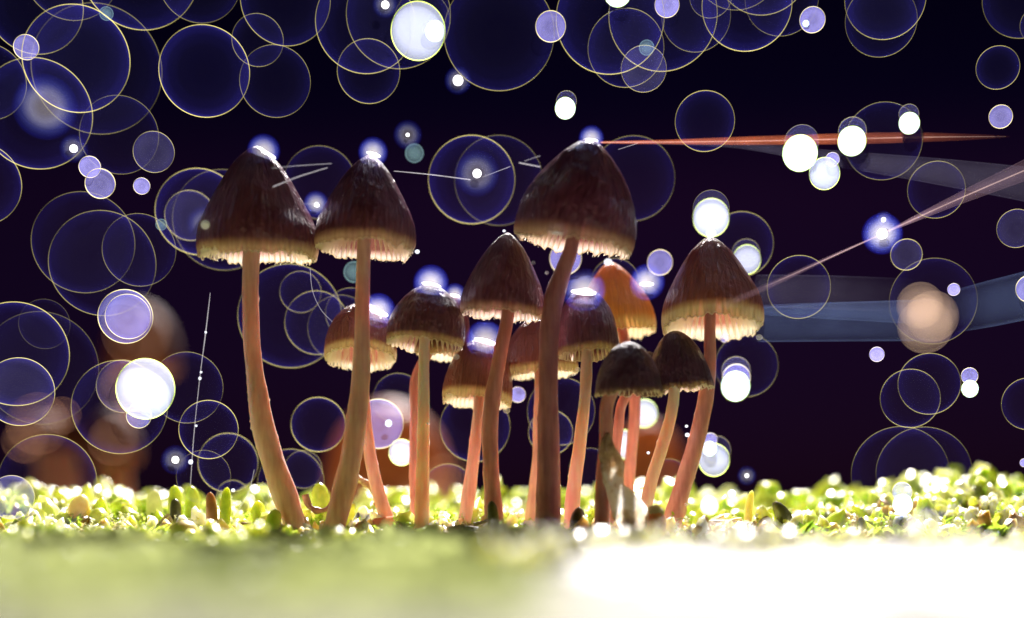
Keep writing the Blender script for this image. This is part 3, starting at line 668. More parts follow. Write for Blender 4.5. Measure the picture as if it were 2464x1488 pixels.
# ------------------------------------------------------------------ small things on the moss
def lathe(prof_, n=16):
    vs = []; fs = []
    for i, (r, z) in enumerate(prof_):
        for j in range(n):
            t = 2 * math.pi * j / n; vs.append((r * math.cos(t), r * math.sin(t), z))
    for i in range(len(prof_) - 1):
        for j in range(n): fs.append((i * n + j, i * n + (j + 1) % n, (i + 1) * n + (j + 1) % n, (i + 1) * n + j))
    return np.array(vs), fs
def bud(name, label, cat, px, py_top, py_base, w, y, mat, lean=0.0, seed=0.0, group=None, tip=1.0):
    """fleshy pointed leaf-bud from py_base up to py_top, w wide"""
    kk = k_of(y); Hh = (py_base - py_top) * kk; R = w / 2 * kk
    pr = [(R * .35, 0), (R * .72, Hh * .14), (R * .95, Hh * .32), (R, Hh * .5), (R * .97, Hh * .7), (R * .80 * tip, Hh * .86), (R * .50 * tip, Hh * .955), (0.01, Hh)]
    v, f = lathe(pr, 18)
    base = Vector((X_(px, y), y, Z_(py_base, y)))
    o_ = []
    for q in v:
        z = q[2] / max(Hh, 1); s = 1 + .16 * noise.noise(Vector((q[0] * .08, q[1] * .08, q[2] * .06 + seed)))
        fold = 1 - .22 * max(0, math.sin(math.atan2(q[1], q[0]) * 1.0 + seed)) * z
        o_.append((base + Vector((q[0] * s * fold + lean * Hh * z * z, q[1] * s * fold, q[2]))) * P)
    o = mesh_obj(name, o_, f, mat, loc=base * P)
    tag(o, label, cat, group); return o
SG = 'fleshy leaf buds standing in the moss'
bud('leaf_bud', 'upright bright green leaf bud left of the tallest left stem', 'leaf bud', 541, 1172, 1290, 30, -10, M_SPROUT, .05, 1, SG)
bud('leaf_bud', 'brown shrivelled bud leaning against the bright green one', 'leaf bud', 512, 1184, 1285, 30, -5, M_SPROUT_BR, -.06, 2, SG)
bud('leaf_bud', 'green bud with a dark hollow below it, left of the hanging silk', 'leaf bud', 421, 1168, 1270, 34, 120, M_SPROUT, .0, 3, SG)
bud('leaf_bud', 'dark round bud in front of the hollow green one', 'leaf bud', 421, 1200, 1275, 30, 90, M_SPROUT_D, .0, 4, SG)
bud('leaf_bud', 'soft lime bud right under the hanging silk thread', 'leaf bud', 461, 1170, 1270, 40, 160, M_SPROUT, .0, 5, SG)
bud('leaf_bud', 'tall yellow blurred bud standing in front of the brown background stems', 'leaf bud', 182, 1190, 1320, 56, 150, M_SPROUT_Y, .12, 6, SG)
bud('leaf_bud', 'whitish bud with a glinting tip', 'leaf bud', 372, 1178, 1280, 42, 220, M_MOSS_PALE, .0, 7, SG)
bud('leaf_bud', 'lime bud between the second and third tall stems', 'leaf bud', 776, 1162, 1260, 48, 150, M_SPROUT, -.06, 8, SG)
bud('leaf_bud', 'pale green bud just left of the leftmost tall stem', 'leaf bud', 622, 1205, 1290, 36, 70, M_SPROUT, .0, 9, SG)
bud('leaf_bud', 'dark olive bud in front of the pale stem right of centre', 'leaf bud', 1386, 1220, 1335, 40, -60, M_SPROUT_D, .06, 10, SG)
bud('leaf_bud', 'light green bud behind the dark olive one', 'leaf bud', 1424, 1224, 1320, 30, 60, M_SPROUT, .0, 11, SG)
bud('leaf_bud', 'small pale green bud at the foot of the dark olive one', 'leaf bud', 1382, 1312, 1385, 34, -120, M_SPROUT, .0, 12, SG)
bud('leaf_bud', 'dark hooked bud on the stem left of the thick dark one', 'leaf bud', 1188, 1205, 1300, 28, -55, M_SPROUT_D, -.05, 13, SG)
bud('leaf_bud', 'narrow black bud alone in the right-hand moss', 'leaf bud', 2073, 1244, 1320, 25, -20, M_SPROUT_D, .0, 14, SG)
bud('leaf_bud', 'fat black bud leaning in the moss right of the rightmost mushroom', 'leaf bud', 1900, 1206, 1300, 44, 60, M_SPROUT_D, -.35, 15, SG)
bud('leaf_bud', 'yellow-green bud near the right edge of the moss', 'leaf bud', 2420, 1276, 1350, 34, -40, M_SPROUT, .0, 16, SG)
bud('leaf_bud', 'white swollen bud in the moss below the lowest bright droplets', 'leaf bud', 1965, 1272, 1335, 56, 20, M_MOSS_PALE, .2, 17, SG)
bud('leaf_bud', 'tan fallen bud at the lower left, in front of the moss', 'leaf bud', 432, 1252, 1350, 84, -60, M_SPROUT_Y, .1, 18, SG)
bud('leaf_bud', 'lime bud right at the foot of the leftmost tall stem', 'leaf bud', 655, 1225, 1315, 40, -40, M_SPROUT, .08, 19, SG)
bud('leaf_bud', 'broad lime bud left of the thick dark stem foot', 'leaf bud', 1238, 1262, 1350, 62, -130, M_SPROUT, .02, 20, SG)
bud('leaf_bud', 'straw-coloured knobbly tip rising from the moss right of the clump', 'leaf bud', 1800, 1180, 1280, 22, 30, M_SPROUT_Y, .1, 21, SG)
bud('leaf_bud', 'blurred white-green bud rising behind the moss left of the thick stem', 'leaf bud', 1278, 1200, 1290, 60, 500, M_MOSS_PALE, .0, 22, SG)

# seed: body, husk and speckles in its skin
y = -112
v, f = lathe([(3, 0), (14, 6), (23, 20), (27, 38), (26, 54), (20, 68), (11, 77), (3, 80)], 24)
base = Vector((X_(1576, y), y, Z_(1306, y)))
sd = empty('seed', base * P); tag(sd, 'speckled golden-yellow seed beside the foot of the rightmost mushroom', 'seed')
mesh_obj('seed_body', [(base + Vector(tuple(q))) * P for q in v], f, M_SEED, sd)
v, f = lathe([(21, 68), (23, 72), (17, 80), (9, 86), (4, 85), (.1, 84)], 20)
mesh_obj('seed_husk', [(base + Vector((q[0] * (1 + .25 * noise.noise(Vector(tuple(q * .2)))), q[1], q[2] + 5 * noise.noise(Vector(tuple(q * .15)))))) * P for q in v], f, M_MOSS_PALE, sd)

# sheets with real thickness from an outline
def sheet(name, pts, y, th, mat, label, cat, bulge=10, seed=0, parent=None):
    """an outline (px, py) filled with a fan of rings, bulged and given a back side"""
    c_ = (sum(p[0] for p in pts) / len(pts), sum(p[1] for p in pts) / len(pts)); nR = 7; vs = []; fs = []; n = len(pts)
    for side in (0, 1):
        for i in range(nR + 1):
            t = i / nR
            for (a, b) in pts:
                px = c_[0] + (a - c_[0]) * t; py = c_[1] + (b - c_[1]) * t
                d = -bulge * (1 - t * t) + 5 * noise.noise(Vector((px * .03, py * .03, seed))) + (th * (.35 + .65 * math.sqrt(max(0, 1 - t * t))) if side else 0)
                vs.append(V_(px, py, y + d))
    m2 = (nR + 1) * n
    for i in range(nR):
        for j in range(n):
            a = i * n + j; b = i * n + (j + 1) % n; c2 = (i + 1) * n + (j + 1) % n; d2 = (i + 1) * n + j
            fs.append((a, b, c2, d2)); fs.append((m2 + a, m2 + d2, m2 + c2, m2 + b))
    for j in range(n):
        a = nR * n + j; b = nR * n + (j + 1) % n; fs.append((a, b, m2 + b, m2 + a))
    o = mesh_obj(name, vs, fs, mat, parent=parent, loc=None if parent else V_(c_[0], c_[1], y))
    if not parent: tag(o, label, cat)
    return o
def strip_sheet(name, rows, y, th, mat, label, cat, bulge=12, seed=0):
    """a torn sheet given row by row: (py, left, right); a front, a back and an edge all round"""
    fine = []
    for (a0, l0, r0), (a1, l1, r1) in zip(rows, rows[1:]):
        for q in range(3):
            t = q / 3; jl, jr = (noise.noise(Vector((a0 * .3 + q * 2, 0, seed))) * 4, noise.noise(Vector((a0 * .3 + q * 2, 9, seed))) * 4) if len(fine) > 1 else (0, 0)
            fine.append((a0 + (a1 - a0) * t, l0 + (l1 - l0) * t + jl, r0 + (r1 - r0) * t + jr))
    fine.append(rows[-1]); nc = 12; vs = []; fs = []; nr_ = len(fine)
    for side in (0, 1):
        for (py, l, r) in fine:
            for j in range(nc + 1):
                t = j / nc; e = math.sqrt(max(0, 1 - (2 * t - 1) ** 2))
                d = -bulge * e + 7 * noise.noise(Vector((t * 2.2, py * .022, seed))) + 3 * noise.noise(Vector((t * 6, py * .08, seed + 3)))
                vs.append(V_(l + (r - l) * t, py, y + d + side * th * (.25 + .75 * e)))
    o_ = nr_ * (nc + 1); ix = lambda i, j, s_: s_ * o_ + i * (nc + 1) + j
    for i in range(nr_ - 1):
        for j in range(nc):
            fs.append((ix(i, j, 0), ix(i + 1, j, 0), ix(i + 1, j + 1, 0), ix(i, j + 1, 0))); fs.append((ix(i, j, 1), ix(i, j + 1, 1), ix(i + 1, j + 1, 1), ix(i + 1, j, 1)))
        fs.append((ix(i, 0, 0), ix(i, 0, 1), ix(i + 1, 0, 1), ix(i + 1, 0, 0))); fs.append((ix(i, nc, 0), ix(i + 1, nc, 0), ix(i + 1, nc, 1), ix(i, nc, 1)))
    for j in range(nc):
        fs.append((ix(0, j, 0), ix(0, j + 1, 0), ix(0, j + 1, 1), ix(0, j, 1))); fs.append((ix(nr_ - 1, j, 0), ix(nr_ - 1, j, 1), ix(nr_ - 1, j + 1, 1), ix(nr_ - 1, j + 1, 0)))
    o = mesh_obj(name, vs, fs, mat, loc=V_(rows[-1][1], rows[-1][0], y)); tag(o, label, cat); return o
strip_sheet('leaf_fragment', [(1042, 1460, 1466), (1060, 1448, 1474), (1080, 1440, 1482), (1100, 1440, 1496), (1115, 1444, 1503), (1140, 1446, 1500), (1165, 1450, 1502), (1180, 1456, 1520), (1200, 1462, 1540), (1220, 1468, 1556), (1245, 1474, 1564), (1265, 1488, 1560), (1284, 1505, 1540)],
            -128, 5, M_SPECK, 'torn leaf fragment, speckled brown at its tip and white below, leaning on the stems', 'leaf fragment', 14, 2)
sheet('bark_flake', [(1490, 1262), (1500, 1252), (1504, 1268), (1512, 1248), (1518, 1266), (1530, 1252), (1534, 1272), (1552, 1266), (1560, 1290), (1556, 1330), (1520, 1344), (1490, 1330), (1478, 1300)], -88, 8, M_SPROUT_D,
      'jagged dark bark flake below the white leaf fragment', 'bark', 8, 4)
sheet('bark_flake', [(888, 1262), (900, 1248), (930, 1244), (960, 1240), (985, 1240), (1000, 1244), (985, 1256), (960, 1264), (940, 1276), (905, 1280), (890, 1274)], 60, 12, M_REDBARK,
      'orange-red curled bark flake between the third and fourth stems', 'bark', 16, 5)
sheet('bark_flake', [(846, 1272), (862, 1256), (880, 1258), (890, 1272), (880, 1300), (860, 1318), (842, 1310), (838, 1290)], -30, 14, M_SPROUT_BR,
      'small tan bark flake at the foot of the second tall stem', 'bark', 10, 6)
sheet('bark_flake', [(1200, 1290), (1150, 1268), (1110, 1262), (1080, 1268), (1076, 1284), (1100, 1300), (1140, 1318), (1180, 1322)], -50, 14, M_TWIG,
      'dark crumbly bark flake at the foot of the low reddish mushroom', 'bark', 12, 7)
def twig(label, pts, y, r, mat=None, name='twig', cat='twig'):
    path = [V_(a, b, y + (c_[0] if c_ else 0)) for a, b, *c_ in pts]
    v, f = tube(path, [r * P * (1 - .5 * i / (len(path) - 1)) for i in range(len(path))], 10, True, .5, r)
    o = mesh_obj(name, v, f, mat or M_TWIG, loc=path[0]); tag(o, label, cat); return o
twig('bent pale twig arching behind the second and third stems', [(856, 1150), (872, 1158), (890, 1172), (905, 1190), (912, 1204), (900, 1215)], 120, 10, M_CRUMB)
twig('knobbly brown twig leaning against the second tall stem', [(735, 1190), (742, 1214), (760, 1228), (785, 1226), (800, 1205), (806, 1180)], 50, 9)
twig('short dark twig crossing the foot of the stem left of the thick dark one', [(1140, 1262), (1160, 1258), (1180, 1250), (1196, 1245)], -60, 5)
twig('straw-coloured twig lying in the moss right of the golden seed', [(1655, 1282), (1700, 1262), (1745, 1256), (1785, 1250)], 20, 8, M_CRUMB)
twig('dark twig lying left of the leftmost tall stem', [(556, 1270), (590, 1262), (620, 1268), (650, 1262)], 40, 6)

# ------------------------------------------------------------------ dew on the caps and stems
def ball(name, c0, r, mat, parent=None, sub=3, sq=(1, 1, 1)):
    bm = bmesh.new(); bmesh.ops.create_icosphere(bm, subdivisions=sub, radius=r)
    me = bpy.data.meshes.new(name)
    for v in bm.verts: v.co = Vector((v.co.x * sq[0], v.co.y * sq[1], v.co.z * sq[2]))
    for f in bm.faces: f.smooth = True
    bm.to_mesh(me); bm.free(); me.materials.append(mat)
    o = bpy.data.objects.new(name, me); COL.objects.link(o)
    if parent: o.parent = parent; o.location = c0 - parent_loc(parent)
    else: o.location = c0
    return o
DG = 'dew drops clinging to the mushrooms'
for (px, py, r, y, lab) in [
    (762, 492, 6, -60, 'white dew drop in the notch where the two left caps touch'),
    (1463, 631, 10, 200, 'flattened dew drop on the tip of the orange cap'),
    (1711, 561, 13, 60, 'white dew drop crowning the rightmost mushroom'),
    (1098, 859, 8, -60, 'round dew drop at the right rim of the plum-brown cap'),
    (1283, 633, 5, -92, 'tiny dew drop on the right slope of the cap under the tallest one'),
    (1390, 890, 7, 40, 'elongated dew drop hanging right of the thick dark stem'),
    (1219, 988, 9, 80, 'dew drop on the right rim of the low reddish mushroom'),
    (1316, 657, 5, -60, 'dew drop where the thick stem meets the dark conical cap'),
    (1004, 606, 6, -20, 'bright dew drop at the right corner of the second tall cap'),
    (1654, 1047, 6, 50, 'larger dew drop on the left side of the curved orange stem'),
    (1652, 1026, 4, 50, 'smaller dew drop just above another on the curved orange stem'),
    (1030, 1020, 4, -14, 'dew drop on the right side of the straight pale stem'),
    (1652, 1214, 5, 50, 'dew drop low on the right side of the curved orange stem'),
    (1560, 1090, 4, 90, 'dew drop between the two right-hand pale stems'),
    (1827, 812, 8, 40, 'dew drop on the lower right rim of the rightmost cap'),
    (1213, 556, 4, -8, 'dew drop on the tip of the cap under the tallest rim'),
    (810, 1183, 7, 60, 'lilac dew drop on the twig behind the second tall stem'),
    (561, 1180, 5, -10, 'dew drop beside the tip of the upright bright green bud')]:
    o = ball('dew_drop', V_(px, py, y), r * k_of(y) * P, M_DEW, sq=(1, 1, .85)); tag(o, lab, 'dew drop', DG)

# ------------------------------------------------------------------ droplets floating in the air
ICO = {}
def sphere_mesh(mat, sub=5):
    key = (mat.name, sub)
    if key not in ICO:
        me = bpy.data.meshes.new('droplet'); n, m_ = 96, 48; vs = []; fs = []
        bm = bmesh.new(); bmesh.ops.create_uvsphere(bm, u_segments=n, v_segments=m_, radius=1.0)
        for f in bm.faces: f.smooth = True
        bm.to_mesh(me); bm.free(); me.materials.append(mat); ICO[key] = me
    return ICO[key]
# a droplet standing behind the mushrooms clears them; one in open air hangs in the plane of focus
BOX = [(465, 350, 1000, 650), (575, 600, 730, 1310), (770, 700, 1130, 1310), (1060, 560, 1330, 1310), (1225, 330, 1530, 1310), (1340, 620, 1715, 1310), (1585, 560, 1842, 1310)]
def behind(px, py, r):
    return any(px + r > b[0] and px - r < b[2] and py + r > b[1] and py - r < b[3] for b in BOX)
def depth_for(px, py, r, front=None):
    if front is not None: return front
    if behind(px, py, r): return 190
    return 40
SEEN = set()
MARKS = [('the leftmost cap', 617, 500), ('the second tall cap', 882, 490), ('the tallest cap', 1378, 470), ('the rightmost cap', 1714, 690), ('the orange cap', 1490, 720),
 ('the plum-brown cap', 1025, 760), ('the thick dark stem', 1320, 1050), ('the leftmost tall stem', 625, 960), ('the near-black twin caps', 1575, 880), ('the second tall stem', 862, 1000),
 ('the low reddish cap', 1146, 900), ('the small tipped-back cap', 868, 810), ('the curved orange stem', 1676, 1060), ('the brightest sparkling droplet', 2123, 563), ('the amber cluster', 2229, 757),
 ('the top left corner', 0, 0), ('the top right corner', 2464, 0), ('the middle of the left edge', 0, 744), ('the middle of the right edge', 2464, 744), ('the middle of the top edge', 1232, 0),
 ('the hazy glow at far left', 109, 258), ('the hanging silk thread', 482, 900), ('the big milky disc at lower left', 350, 936), ('the big milky disc near the top', 1006, 75),
 ('the white discs on the orange silk', 1970, 370), ('the blue silk band', 1990, 776), ('the moss right of the clump', 1850, 1250), ('the moss at far right', 2400, 1220), ('the moss at far left', 60, 1270),
 ('the sparkle between the tall caps', 1148, 418), ('the bright ring at upper left', 184, 142), ('the double ring at top right', 2125, 20)]
def dlabel(px, py, r, look):
    size = 'tiny' if r < 12 else 'small' if r < 28 else 'medium-sized' if r < 56 else 'large' if r < 96 else 'very large'
    best = sorted(MARKS, key=lambda q: math.hypot(px - q[1], py - q[2]))
    for (nm, mx_, my_) in best:
        d = math.hypot(px - mx_, py - my_); an = math.degrees(math.atan2(my_ - py, px - mx_)) % 360
        dr = ['right of', 'above and right of', 'above', 'above and left of', 'left of', 'below and left of', 'below', 'below and right of'][int((an + 22.5) // 45) % 8]
        if d < 25: w = 'over'
        else: w = ('close ' if d < r + 60 else 'a little way ' if d < r + 170 else 'far ') + dr
        l = f'{size} {look} droplet {w} {nm}'
        if l not in SEEN and len(l.replace('-', ' ').split()) <= 16: SEEN.add(l); return l
    return l
GR = 'ring-edged water droplets floating in the dark air'
GF = 'lilac water droplets floating in the dark air'
GW = 'milky white droplets floating in the air'
def drop(px, py, r, mat, col, look, group, y=None, sq=1.0, label=None):
    y = depth_for(px, py, r, y); kk = k_of(y)
    o = bpy.data.objects.new('water_droplet', sphere_mesh(mat)); COL.objects.link(o)
    o.location = V_(px, py, y); s = r * kk * P; o.scale = (s, s, s * sq); o.color = col
    tag(o, label or dlabel(px, py, r, look), 'droplet', group); return o
def ringed(px, py, r, s, fill=0.0, y=None):
    # s: how strongly it catches the light
    mat = M_D1 if r > 80 else M_D2 if r > 40 else M_D3
    look = ('bright yellow-rimmed' if s > .75 else 'yellow-rimmed' if s > .55 else 'faint thin-rimmed')
    drop(px, py, r, mat, (.29 * s ** 2.3 + .010, .018 * s + .013 * s ** 3 + .001, .0013 + fill * .8, 1), look, GR, y)
def filled(px, py, r, f, y=None):
    mat = M_D2 if r > 40 else M_D3
    drop(px, py, r, mat, (.55, .05, .04 + f * .26, 1), 'lilac-filled', GF, y)
def white(px, py, r, w=1.0, y=None, sq=1.05):
    drop(px, py, r, M_DW, (.9 if w < 1 else 7.0, .0, .26 * w if w < 1 else .96, 1), 'solid white' if w >= 1 else 'milky blue-white', GW, y, sq)
RINGS = [(184,142,126,1.0),(492,172,108,1.0),(234,167,153,.4),(88,274,131,.8),(84,14,113,.7),(170,-67,112,.5),(337,-74,141,.8),(480,-47,99,.5),
 (687,-1,108,.7),(620,97,62,.6),(662,196,85,.6),(-30,197,90,.6),(287,325,93,.45),(-50,443,98,.8),
 (879,54,120,.8),(959,36,126,.6),(1016,48,67,.4),(887,172,76,.7),(1201,81,134,.6),(1468,44,131,.9),(1595,37,131,.8),(1506,116,92,.7),
 (1675,40,83,.6),(1797,12,108,1.0),(1710,-9,51,.6),(1881,-4,88,.5),(1837,-80,112,.7),(1775,-86,106,.5),(1696,292,72,.8),
 (2130,-4,96,.8),(2120,50,85,.6),(2461,-5,94,.6),(2500,60,44,.6),(2401,163,51,.8),(2125,340,92,.5),(2253,457,68,.6),(1922,691,76,.62),(1783,588,78,.6),
 (2245,725,103,.42),(2236,924,74,.6),(2190,959,71,.6),(2475,972,63,.6),(2166,1142,116,.42),(2223,1140,113,.42),(2192,1225,82,.4),(1796,880,76,.45),
 (201,584,121,.42),(247,634,126,.5),(335,602,87,.5),(478,510,103,.9),(537,530,120,.4),(38,852,125,.8),(98,886,136,.25),(107,780,60,.2),
 (450,933,86,.5),(502,1034,71,.8),(549,1114,72,.7),(490,1148,65,.35),(115,1160,115,.55),(288,980,113,.6),
 (723,703,50,.6),(762,777,77,.6),(698,761,125,.6),(845,755,62,.5),(770,440,87,.5),(1135,433,105,.9),(1200,435,107,.4),(1523,430,101,.5),
 (1480,680,58,.55),(766,1022,66,.8),(958,959,61,.5),(700,1160,80,.5),(730,1130,46,.55),(1078,1178,62,.6),(1143,1027,85,.7),(1350,990,82,.6),(1325,1041,54,.8),
 (1610,1150,46,.5),(1420,1130,52,.4),(560,1195,40,.5),(820,790,80,.35)]
for q in RINGS: ringed(*q)
ringed(370, 366, 49, .8, .022); ringed(1549, 166, 55, .8, .02); ringed(457, 519, 60, .75, .012); ringed(47, 943, 82, 1.0, .012)
ringed(2181, 613, 38, .8, .016); ringed(2446, 550, 46, .8, .014); ringed(1363, 244, 25, .6, .02); ringed(1929, 342, 41, .6, .022)
ringed(2051, 316, 34, .6, .022); ringed(2187, 275, 24, .6, .022); ringed(1711, 502, 44, .55, .02); ringed(1771, 893, 35, .6, .03)
ringed(1725, 1083, 34, .5, .01); ringed(1795, 609, 34, .5, .012); ringed(28, 1197, 53, .85, .07); ringed(297, 930, 64, .6, .015)
for q in [(63,114,30,.35),(216,402,26,.6),(241,442,36,.28),(341,448,20,.65),(1325,64,37,.32),(1605,12,30,.55),(1955,48,31,.45),(2408,281,28,.35),
          (2003,384,17,.6),(2295,697,15,1.1),(2110,853,18,1.3),(2333,905,20,.5),(2478,695,33,.45),(2171,1184,24,.35),(1710,1058,16,.5),(334,1001,30,.4),
          (302,762,65,.16),(308,762,54,.2),(1588,632,31,.35),(1361,622,39,.42),(911,1020,60,.25),(1246,950,19,.7),(1743,813,11,.9),(1772,910,34,.35),(2464,1114,10,.9)]: filled(*q)
for q in [(1006,75,66,.55),(1047,75,24,.8),(1486,-19,34,1),(1939,57,8,1),(1360,261,25,1),(1925,369,42,1),(1984,418,37,.62),(2050,340,34,1),(2188,297,25,1),
          (1797,625,34,.5),(2334,936,20,1),(2172,1214,24,1),(1770,930,35,1),(1718,1107,38,.5),(1708,1080,17,1),(1707,1217,23,.8),(350,936,70,.8),
          (1711,524,44,.75),(966,1089,31,.75),(935,1019,8,1),]: white(*q)
white(1550, 995, 33, .62, 330); white(1500, 1070, 34, .62, 330)

# teal droplets, and amber and brown bokeh blur shaped as droplets, soft all the way through
def soft(px, py, r, mat, look, group=None, y=None):
    drop(px, py, r, mat, (1, 1, 1, 1), look, group, y)
for (px, py, r) in [(997, 369, 23), (1556, 115, 19), (852, 655, 26), (256, 33, 17), (388, 541, 14)]: soft(px, py, r, M_TEAL, 'hazy teal', 'hazy teal droplets in the air')
for (px, py, r) in [(2214, 735, 56), (2244, 762, 62), (2226, 785, 66), (2222, 748, 40)]: soft(px, py, r, M_AMBER, 'soft amber bokeh', 'amber bokeh balls clustered at the right')
for (px, py, r) in [(273, 1060, 62), (92, 1020, 76), (330, 800, 85), (60, 1060, 56), (150, 1000, 46), (297, 935, 62), (1070, 1150, 60)]:
    soft(px, py, r, M_BROWN, 'hazy rust-brown bokeh', 'rust-brown bokeh balls in front of the blurred mushrooms')

# sparkling droplets with a halo ball painting lens bloom round them
def sparkle(px, py, r, halo, label, s=1.0, y=None, teal=True, core=True):
    y = depth_for(px, py, halo * .4, y); kk = k_of(y); c0 = V_(px, py, y)
    root = empty('sparkling_droplet', c0); tag(root, label, 'droplet', 'sparkling droplets with an added bloom halo')
    if core: ball('droplet_core', c0, r * kk * P, M_CORE, root, 3)
    h = ball('bloom_halo', c0, halo * kk * P, M_BLOOMG if not core or s < .99 else M_MIST, root, 4); h.color = (s, 1, 1, 1)
    return root
sparkle(177, 358, 10, 34, 'small sparkling droplet below the big ring at the far left', .5)
sparkle(494, 541, 11, 46, 'sparkling droplet in front of the leftmost cap', .55, -190)
sparkle(1148, 418, 11, 56, 'sparkling droplet between the second and the tallest cap', .6)
sparkle(1102, 194, 13, 34, 'sparkling droplet high above the gap between the tall caps', .5)
sparkle(927, 12, 10, 32, 'sparkling droplet at the top edge above the second tall mushroom', .5)
sparkle(2123, 563, 13, 50, 'brightest sparkling droplet, threaded on silk at the right', 1.0)
sparkle(2126, 529, 6, 22, 'little sparkling droplet just above the brightest one', .5)
sparkle(981, 325, 5, 36, 'pin-sized sparkling droplet right of the second cap tip', .5)
sparkle(422, 1107, 9, 36, 'sparkling droplet low on the left beside the hanging silk', .6)
sparkle(1797, 1145, 5, 24, 'pin-sized sparkling droplet above the moss right of the clump', .5)
sparkle(1761, 1188, 9, 20, 'small sparkling droplet touching the moss right of the clump', .5)
sparkle(109, 258, 16, 78, 'hazy bloom glow inside the lower big ring at far left', .9, None, True, False)

# glints on the wet cap tips: white water blobs painting the highlight, and balls painting lens bloom
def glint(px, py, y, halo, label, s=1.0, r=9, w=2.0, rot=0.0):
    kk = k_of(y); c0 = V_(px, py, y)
    root = empty('wet_glint', c0); tag(root, label, 'water glint', 'wet glint blobs with bloom halos on the cap tips')
    fl = ball('water_glint', c0, r * kk * P, M_CORE, root, 3, (w, .8, .55)); fl.rotation_euler = (0, rot, 0)
    h = ball('bloom_halo', c0 + Vector((0, -halo * .35, halo * .05)) * P, halo * .92 * kk * P, M_MIST, root, 4); h.color = (s, 1, 1, 1)
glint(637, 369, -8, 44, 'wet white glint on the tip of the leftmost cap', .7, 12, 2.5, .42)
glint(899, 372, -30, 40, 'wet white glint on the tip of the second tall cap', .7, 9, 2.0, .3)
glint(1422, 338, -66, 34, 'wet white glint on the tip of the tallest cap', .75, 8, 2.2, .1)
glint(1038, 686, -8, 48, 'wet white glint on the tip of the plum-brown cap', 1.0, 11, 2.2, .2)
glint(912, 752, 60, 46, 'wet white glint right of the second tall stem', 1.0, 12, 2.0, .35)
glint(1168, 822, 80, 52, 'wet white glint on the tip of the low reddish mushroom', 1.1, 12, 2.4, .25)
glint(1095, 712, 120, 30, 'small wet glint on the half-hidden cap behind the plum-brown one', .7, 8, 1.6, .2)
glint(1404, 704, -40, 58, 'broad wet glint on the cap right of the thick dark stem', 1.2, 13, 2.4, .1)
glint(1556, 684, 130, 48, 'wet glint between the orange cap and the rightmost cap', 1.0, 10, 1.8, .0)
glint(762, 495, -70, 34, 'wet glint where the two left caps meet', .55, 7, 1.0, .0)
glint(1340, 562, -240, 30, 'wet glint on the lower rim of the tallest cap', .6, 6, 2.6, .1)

# ------------------------------------------------------------------ silk
def silk(label, pts, mat, group='strands of spider silk', y=-20, n=14, fade=None, core=None, name='silk_strand'):
    """pts: (px, py, width[, depth])"""
    path = [V_(p[0], p[1], p[3] if len(p) > 3 else y) for p in pts]
    v, f = tube(path, [max(.25, p[2] / 2 * (.7 if p[2] < 5 else 1)) * P for p in pts], n, False)
    o = mesh_obj(name, v, f, mat, loc=path[0]); tag(o, label, 'silk strand', group)
    L = len(v) // n; fa = fade or [1] * len(pts)
    vals = np.repeat(np.interp(np.linspace(0, len(pts) - 1, L), range(len(pts)), fa), n)
    at = o.data.attributes.new('fade', 'FLOAT', 'POINT'); at.data.foreach_set('value', vals.astype(np.float32))
    if core:
        pc = [V_(p[0], p[1], p[3] if len(p) > 3 else y) for p in core]
        v2, f2 = tube(pc, [p[2] / 2 * P for p in core], 8, False)
        q = mesh_obj('silk_core', v2, f2, M_TH_CORE, o)
        at = q.data.attributes.new('fade', 'FLOAT', 'POINT'); at.data.foreach_set('value', np.interp(np.linspace(0, 1, len(v2)), [0, .6, 1], [1, .8, .15]).astype(np.float32))
    return o
silk('thick orange silk strand running right from the tallest cap', [(1445, 343, 5, -40), (1600, 342, 10, -50), (1800, 339, 20, -40), (2050, 334, 27, -30), (2200, 331, 24, -20), (2330, 330, 15, -10), (2430, 329, 4, 0)], M_TH_ORANGE, fade=[1.1, 1, .9, .6, .3, .12, .02],
     core=[(1445, 343, 2, -60), (1800, 340, 3, -40), (2200, 331, 3, -20), (2420, 329, 1.5, 0)])
silk('faint lilac silk strand widening below the orange one to the right edge', [(1500, 344, 3), (1770, 350, 14), (2000, 380, 36), (2250, 412, 62), (2500, 448, 88)], M_TH_LILAC, fade=[.6, 1, 1.2, 1.2, 1])
silk('straight pink silk strand through the brightest sparkling droplet to the right edge', [(1700, 753, 20, -190), (1850, 688, 12, -120), (2000, 618, 6, -60), (2123, 563, 4, 0), (2300, 482, 26, 0), (2500, 396, 56, 0)], M_TH_PINK, fade=[.2, .6, 1.4, 2, .8, .35],
     core=[(2560, 370, 3), (2300, 482, 3), (2123, 563, 3), (1900, 664, 2), (1840, 690, 2)])
silk('broad blue silk band right of the rightmost cap, lower one', [(1820, 782, 84, 60), (1990, 776, 94, 60), (2190, 772, 100, 60), (2260, 770, 100, 60)], M_TH_BLUE, fade=[.9, 1, .7, 0], n=28)
silk('narrow pale-blue silk band inside the broad ones', [(1830, 746, 22, 90), (2000, 748, 42, 90), (2160, 750, 56, 90), (2200, 750, 58, 90)], M_TH_BLUE, fade=[1.2, 1.1, .9, 0], n=24)
silk('faint upper silk band right of the rightmost cap', [(1820, 700, 80, 120), (2000, 704, 84, 120), (2200, 712, 84, 120)], M_TH_LILAC, fade=[1, .8, 0], n=24)
silk('blue silk band slanting up to the right edge', [(2290, 752, 100, 60), (2380, 732, 112, 60), (2520, 700, 120, 60)], M_TH_BLUE, fade=[0, 1, 1.2], n=28)
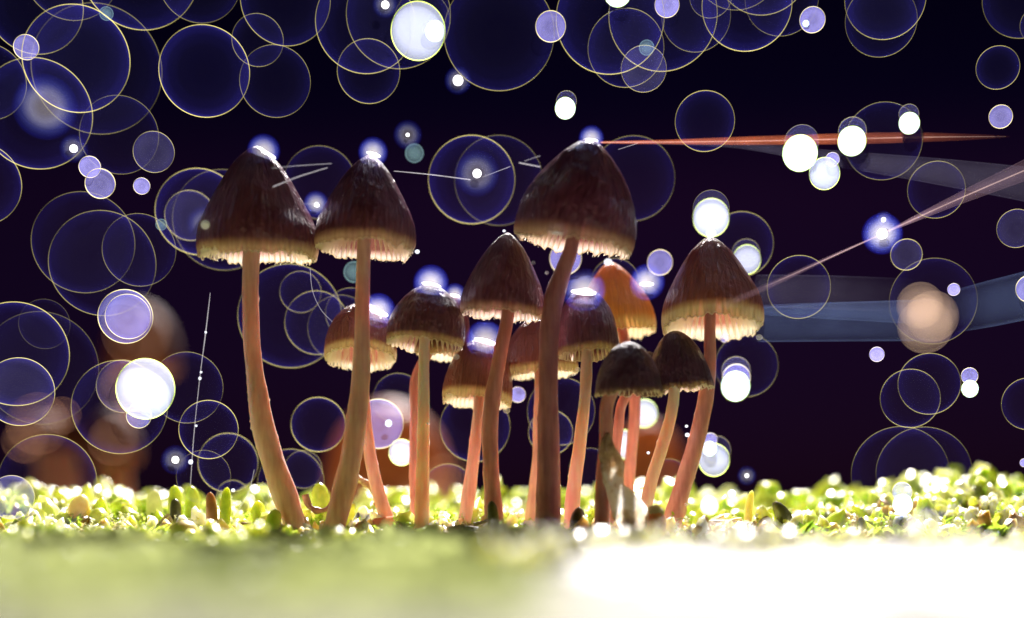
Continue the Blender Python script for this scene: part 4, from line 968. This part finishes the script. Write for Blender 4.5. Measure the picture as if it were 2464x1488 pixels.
silk('upper fine silk thread leaving the leftmost cap', [(655, 405, 2, -150), (720, 399, 2, -110), (798, 394, 2, -100)], M_TH_DOTS)
silk('lower thicker silk thread leaving the leftmost cap', [(657, 450, 4, -150), (720, 425, 3.4, -120), (788, 404, 2.4, -100)], M_TH_WHITE)
silk('bluish silk thread from the second tall cap towards the sparkling droplet', [(948, 412, 2), (1040, 421, 3.4), (1132, 433, 4)], M_TH_WHITE)
silk('dotted silk thread right of the sparkling droplet between the tall caps', [(1160, 427, 1.6), (1228, 401, 2.4)], M_TH_DOTS)
silk('short white silk thread touching the left slope of the tallest cap', [(1249, 392, 4, -100), (1300, 402, 4, -100)], M_TH_WHITE)
silk('tiny dotted silk thread left of the tallest cap', [(1262, 388, 1.6, -100), (1300, 375, 1.8, -100)], M_TH_DOTS)
silk('tiny silk thread right of the tallest cap tip', [(1488, 360, 1.8), (1535, 345, 2)], M_TH_DOTS)
silk('short orange silk thread in the notch of the two left caps', [(722, 491, 2, -140), (762, 491, 2, -100)], M_TH_DOTS)
silk('long silk thread hanging above the left moss', [(506, 705, 1.6), (495, 800, 4), (482, 900, 2.4), (470, 1010, 2.4), (464, 1080, 3), (458, 1170, 2)], M_TH_DOTS)
silk('curved silk thread hanging left of the small reddish cap', [(746, 645, 1.6, 60), (752, 700, 1.8, 60), (772, 745, 1.8, 60), (800, 775, 2, 60)], M_TH_DOTS)
silk('slack silk thread left of the leftmost tall stem', [(612, 1130, 1.6), (600, 1180, 1.8), (585, 1210, 2), (566, 1235, 2)], M_TH_DOTS)
for (px, py, r) in [(495, 800, 3), (484, 896, 3), (481, 911, 4), (472, 1025, 3), (459, 1112, 6)]:
    o = ball('silk_bead', V_(px, py, -20), r * P, M_DEW, sub=2); tag(o, {800: 'topmost bead of dew on the hanging silk thread', 896: 'small bead of dew halfway down the hanging silk thread', 911: 'fatter bead of dew halfway down the hanging silk thread', 1025: 'bead of dew low on the hanging silk thread', 1112: 'largest bead of dew, lowest on the hanging silk thread'}[py], 'dew drop', 'beads of dew on the hanging silk thread')
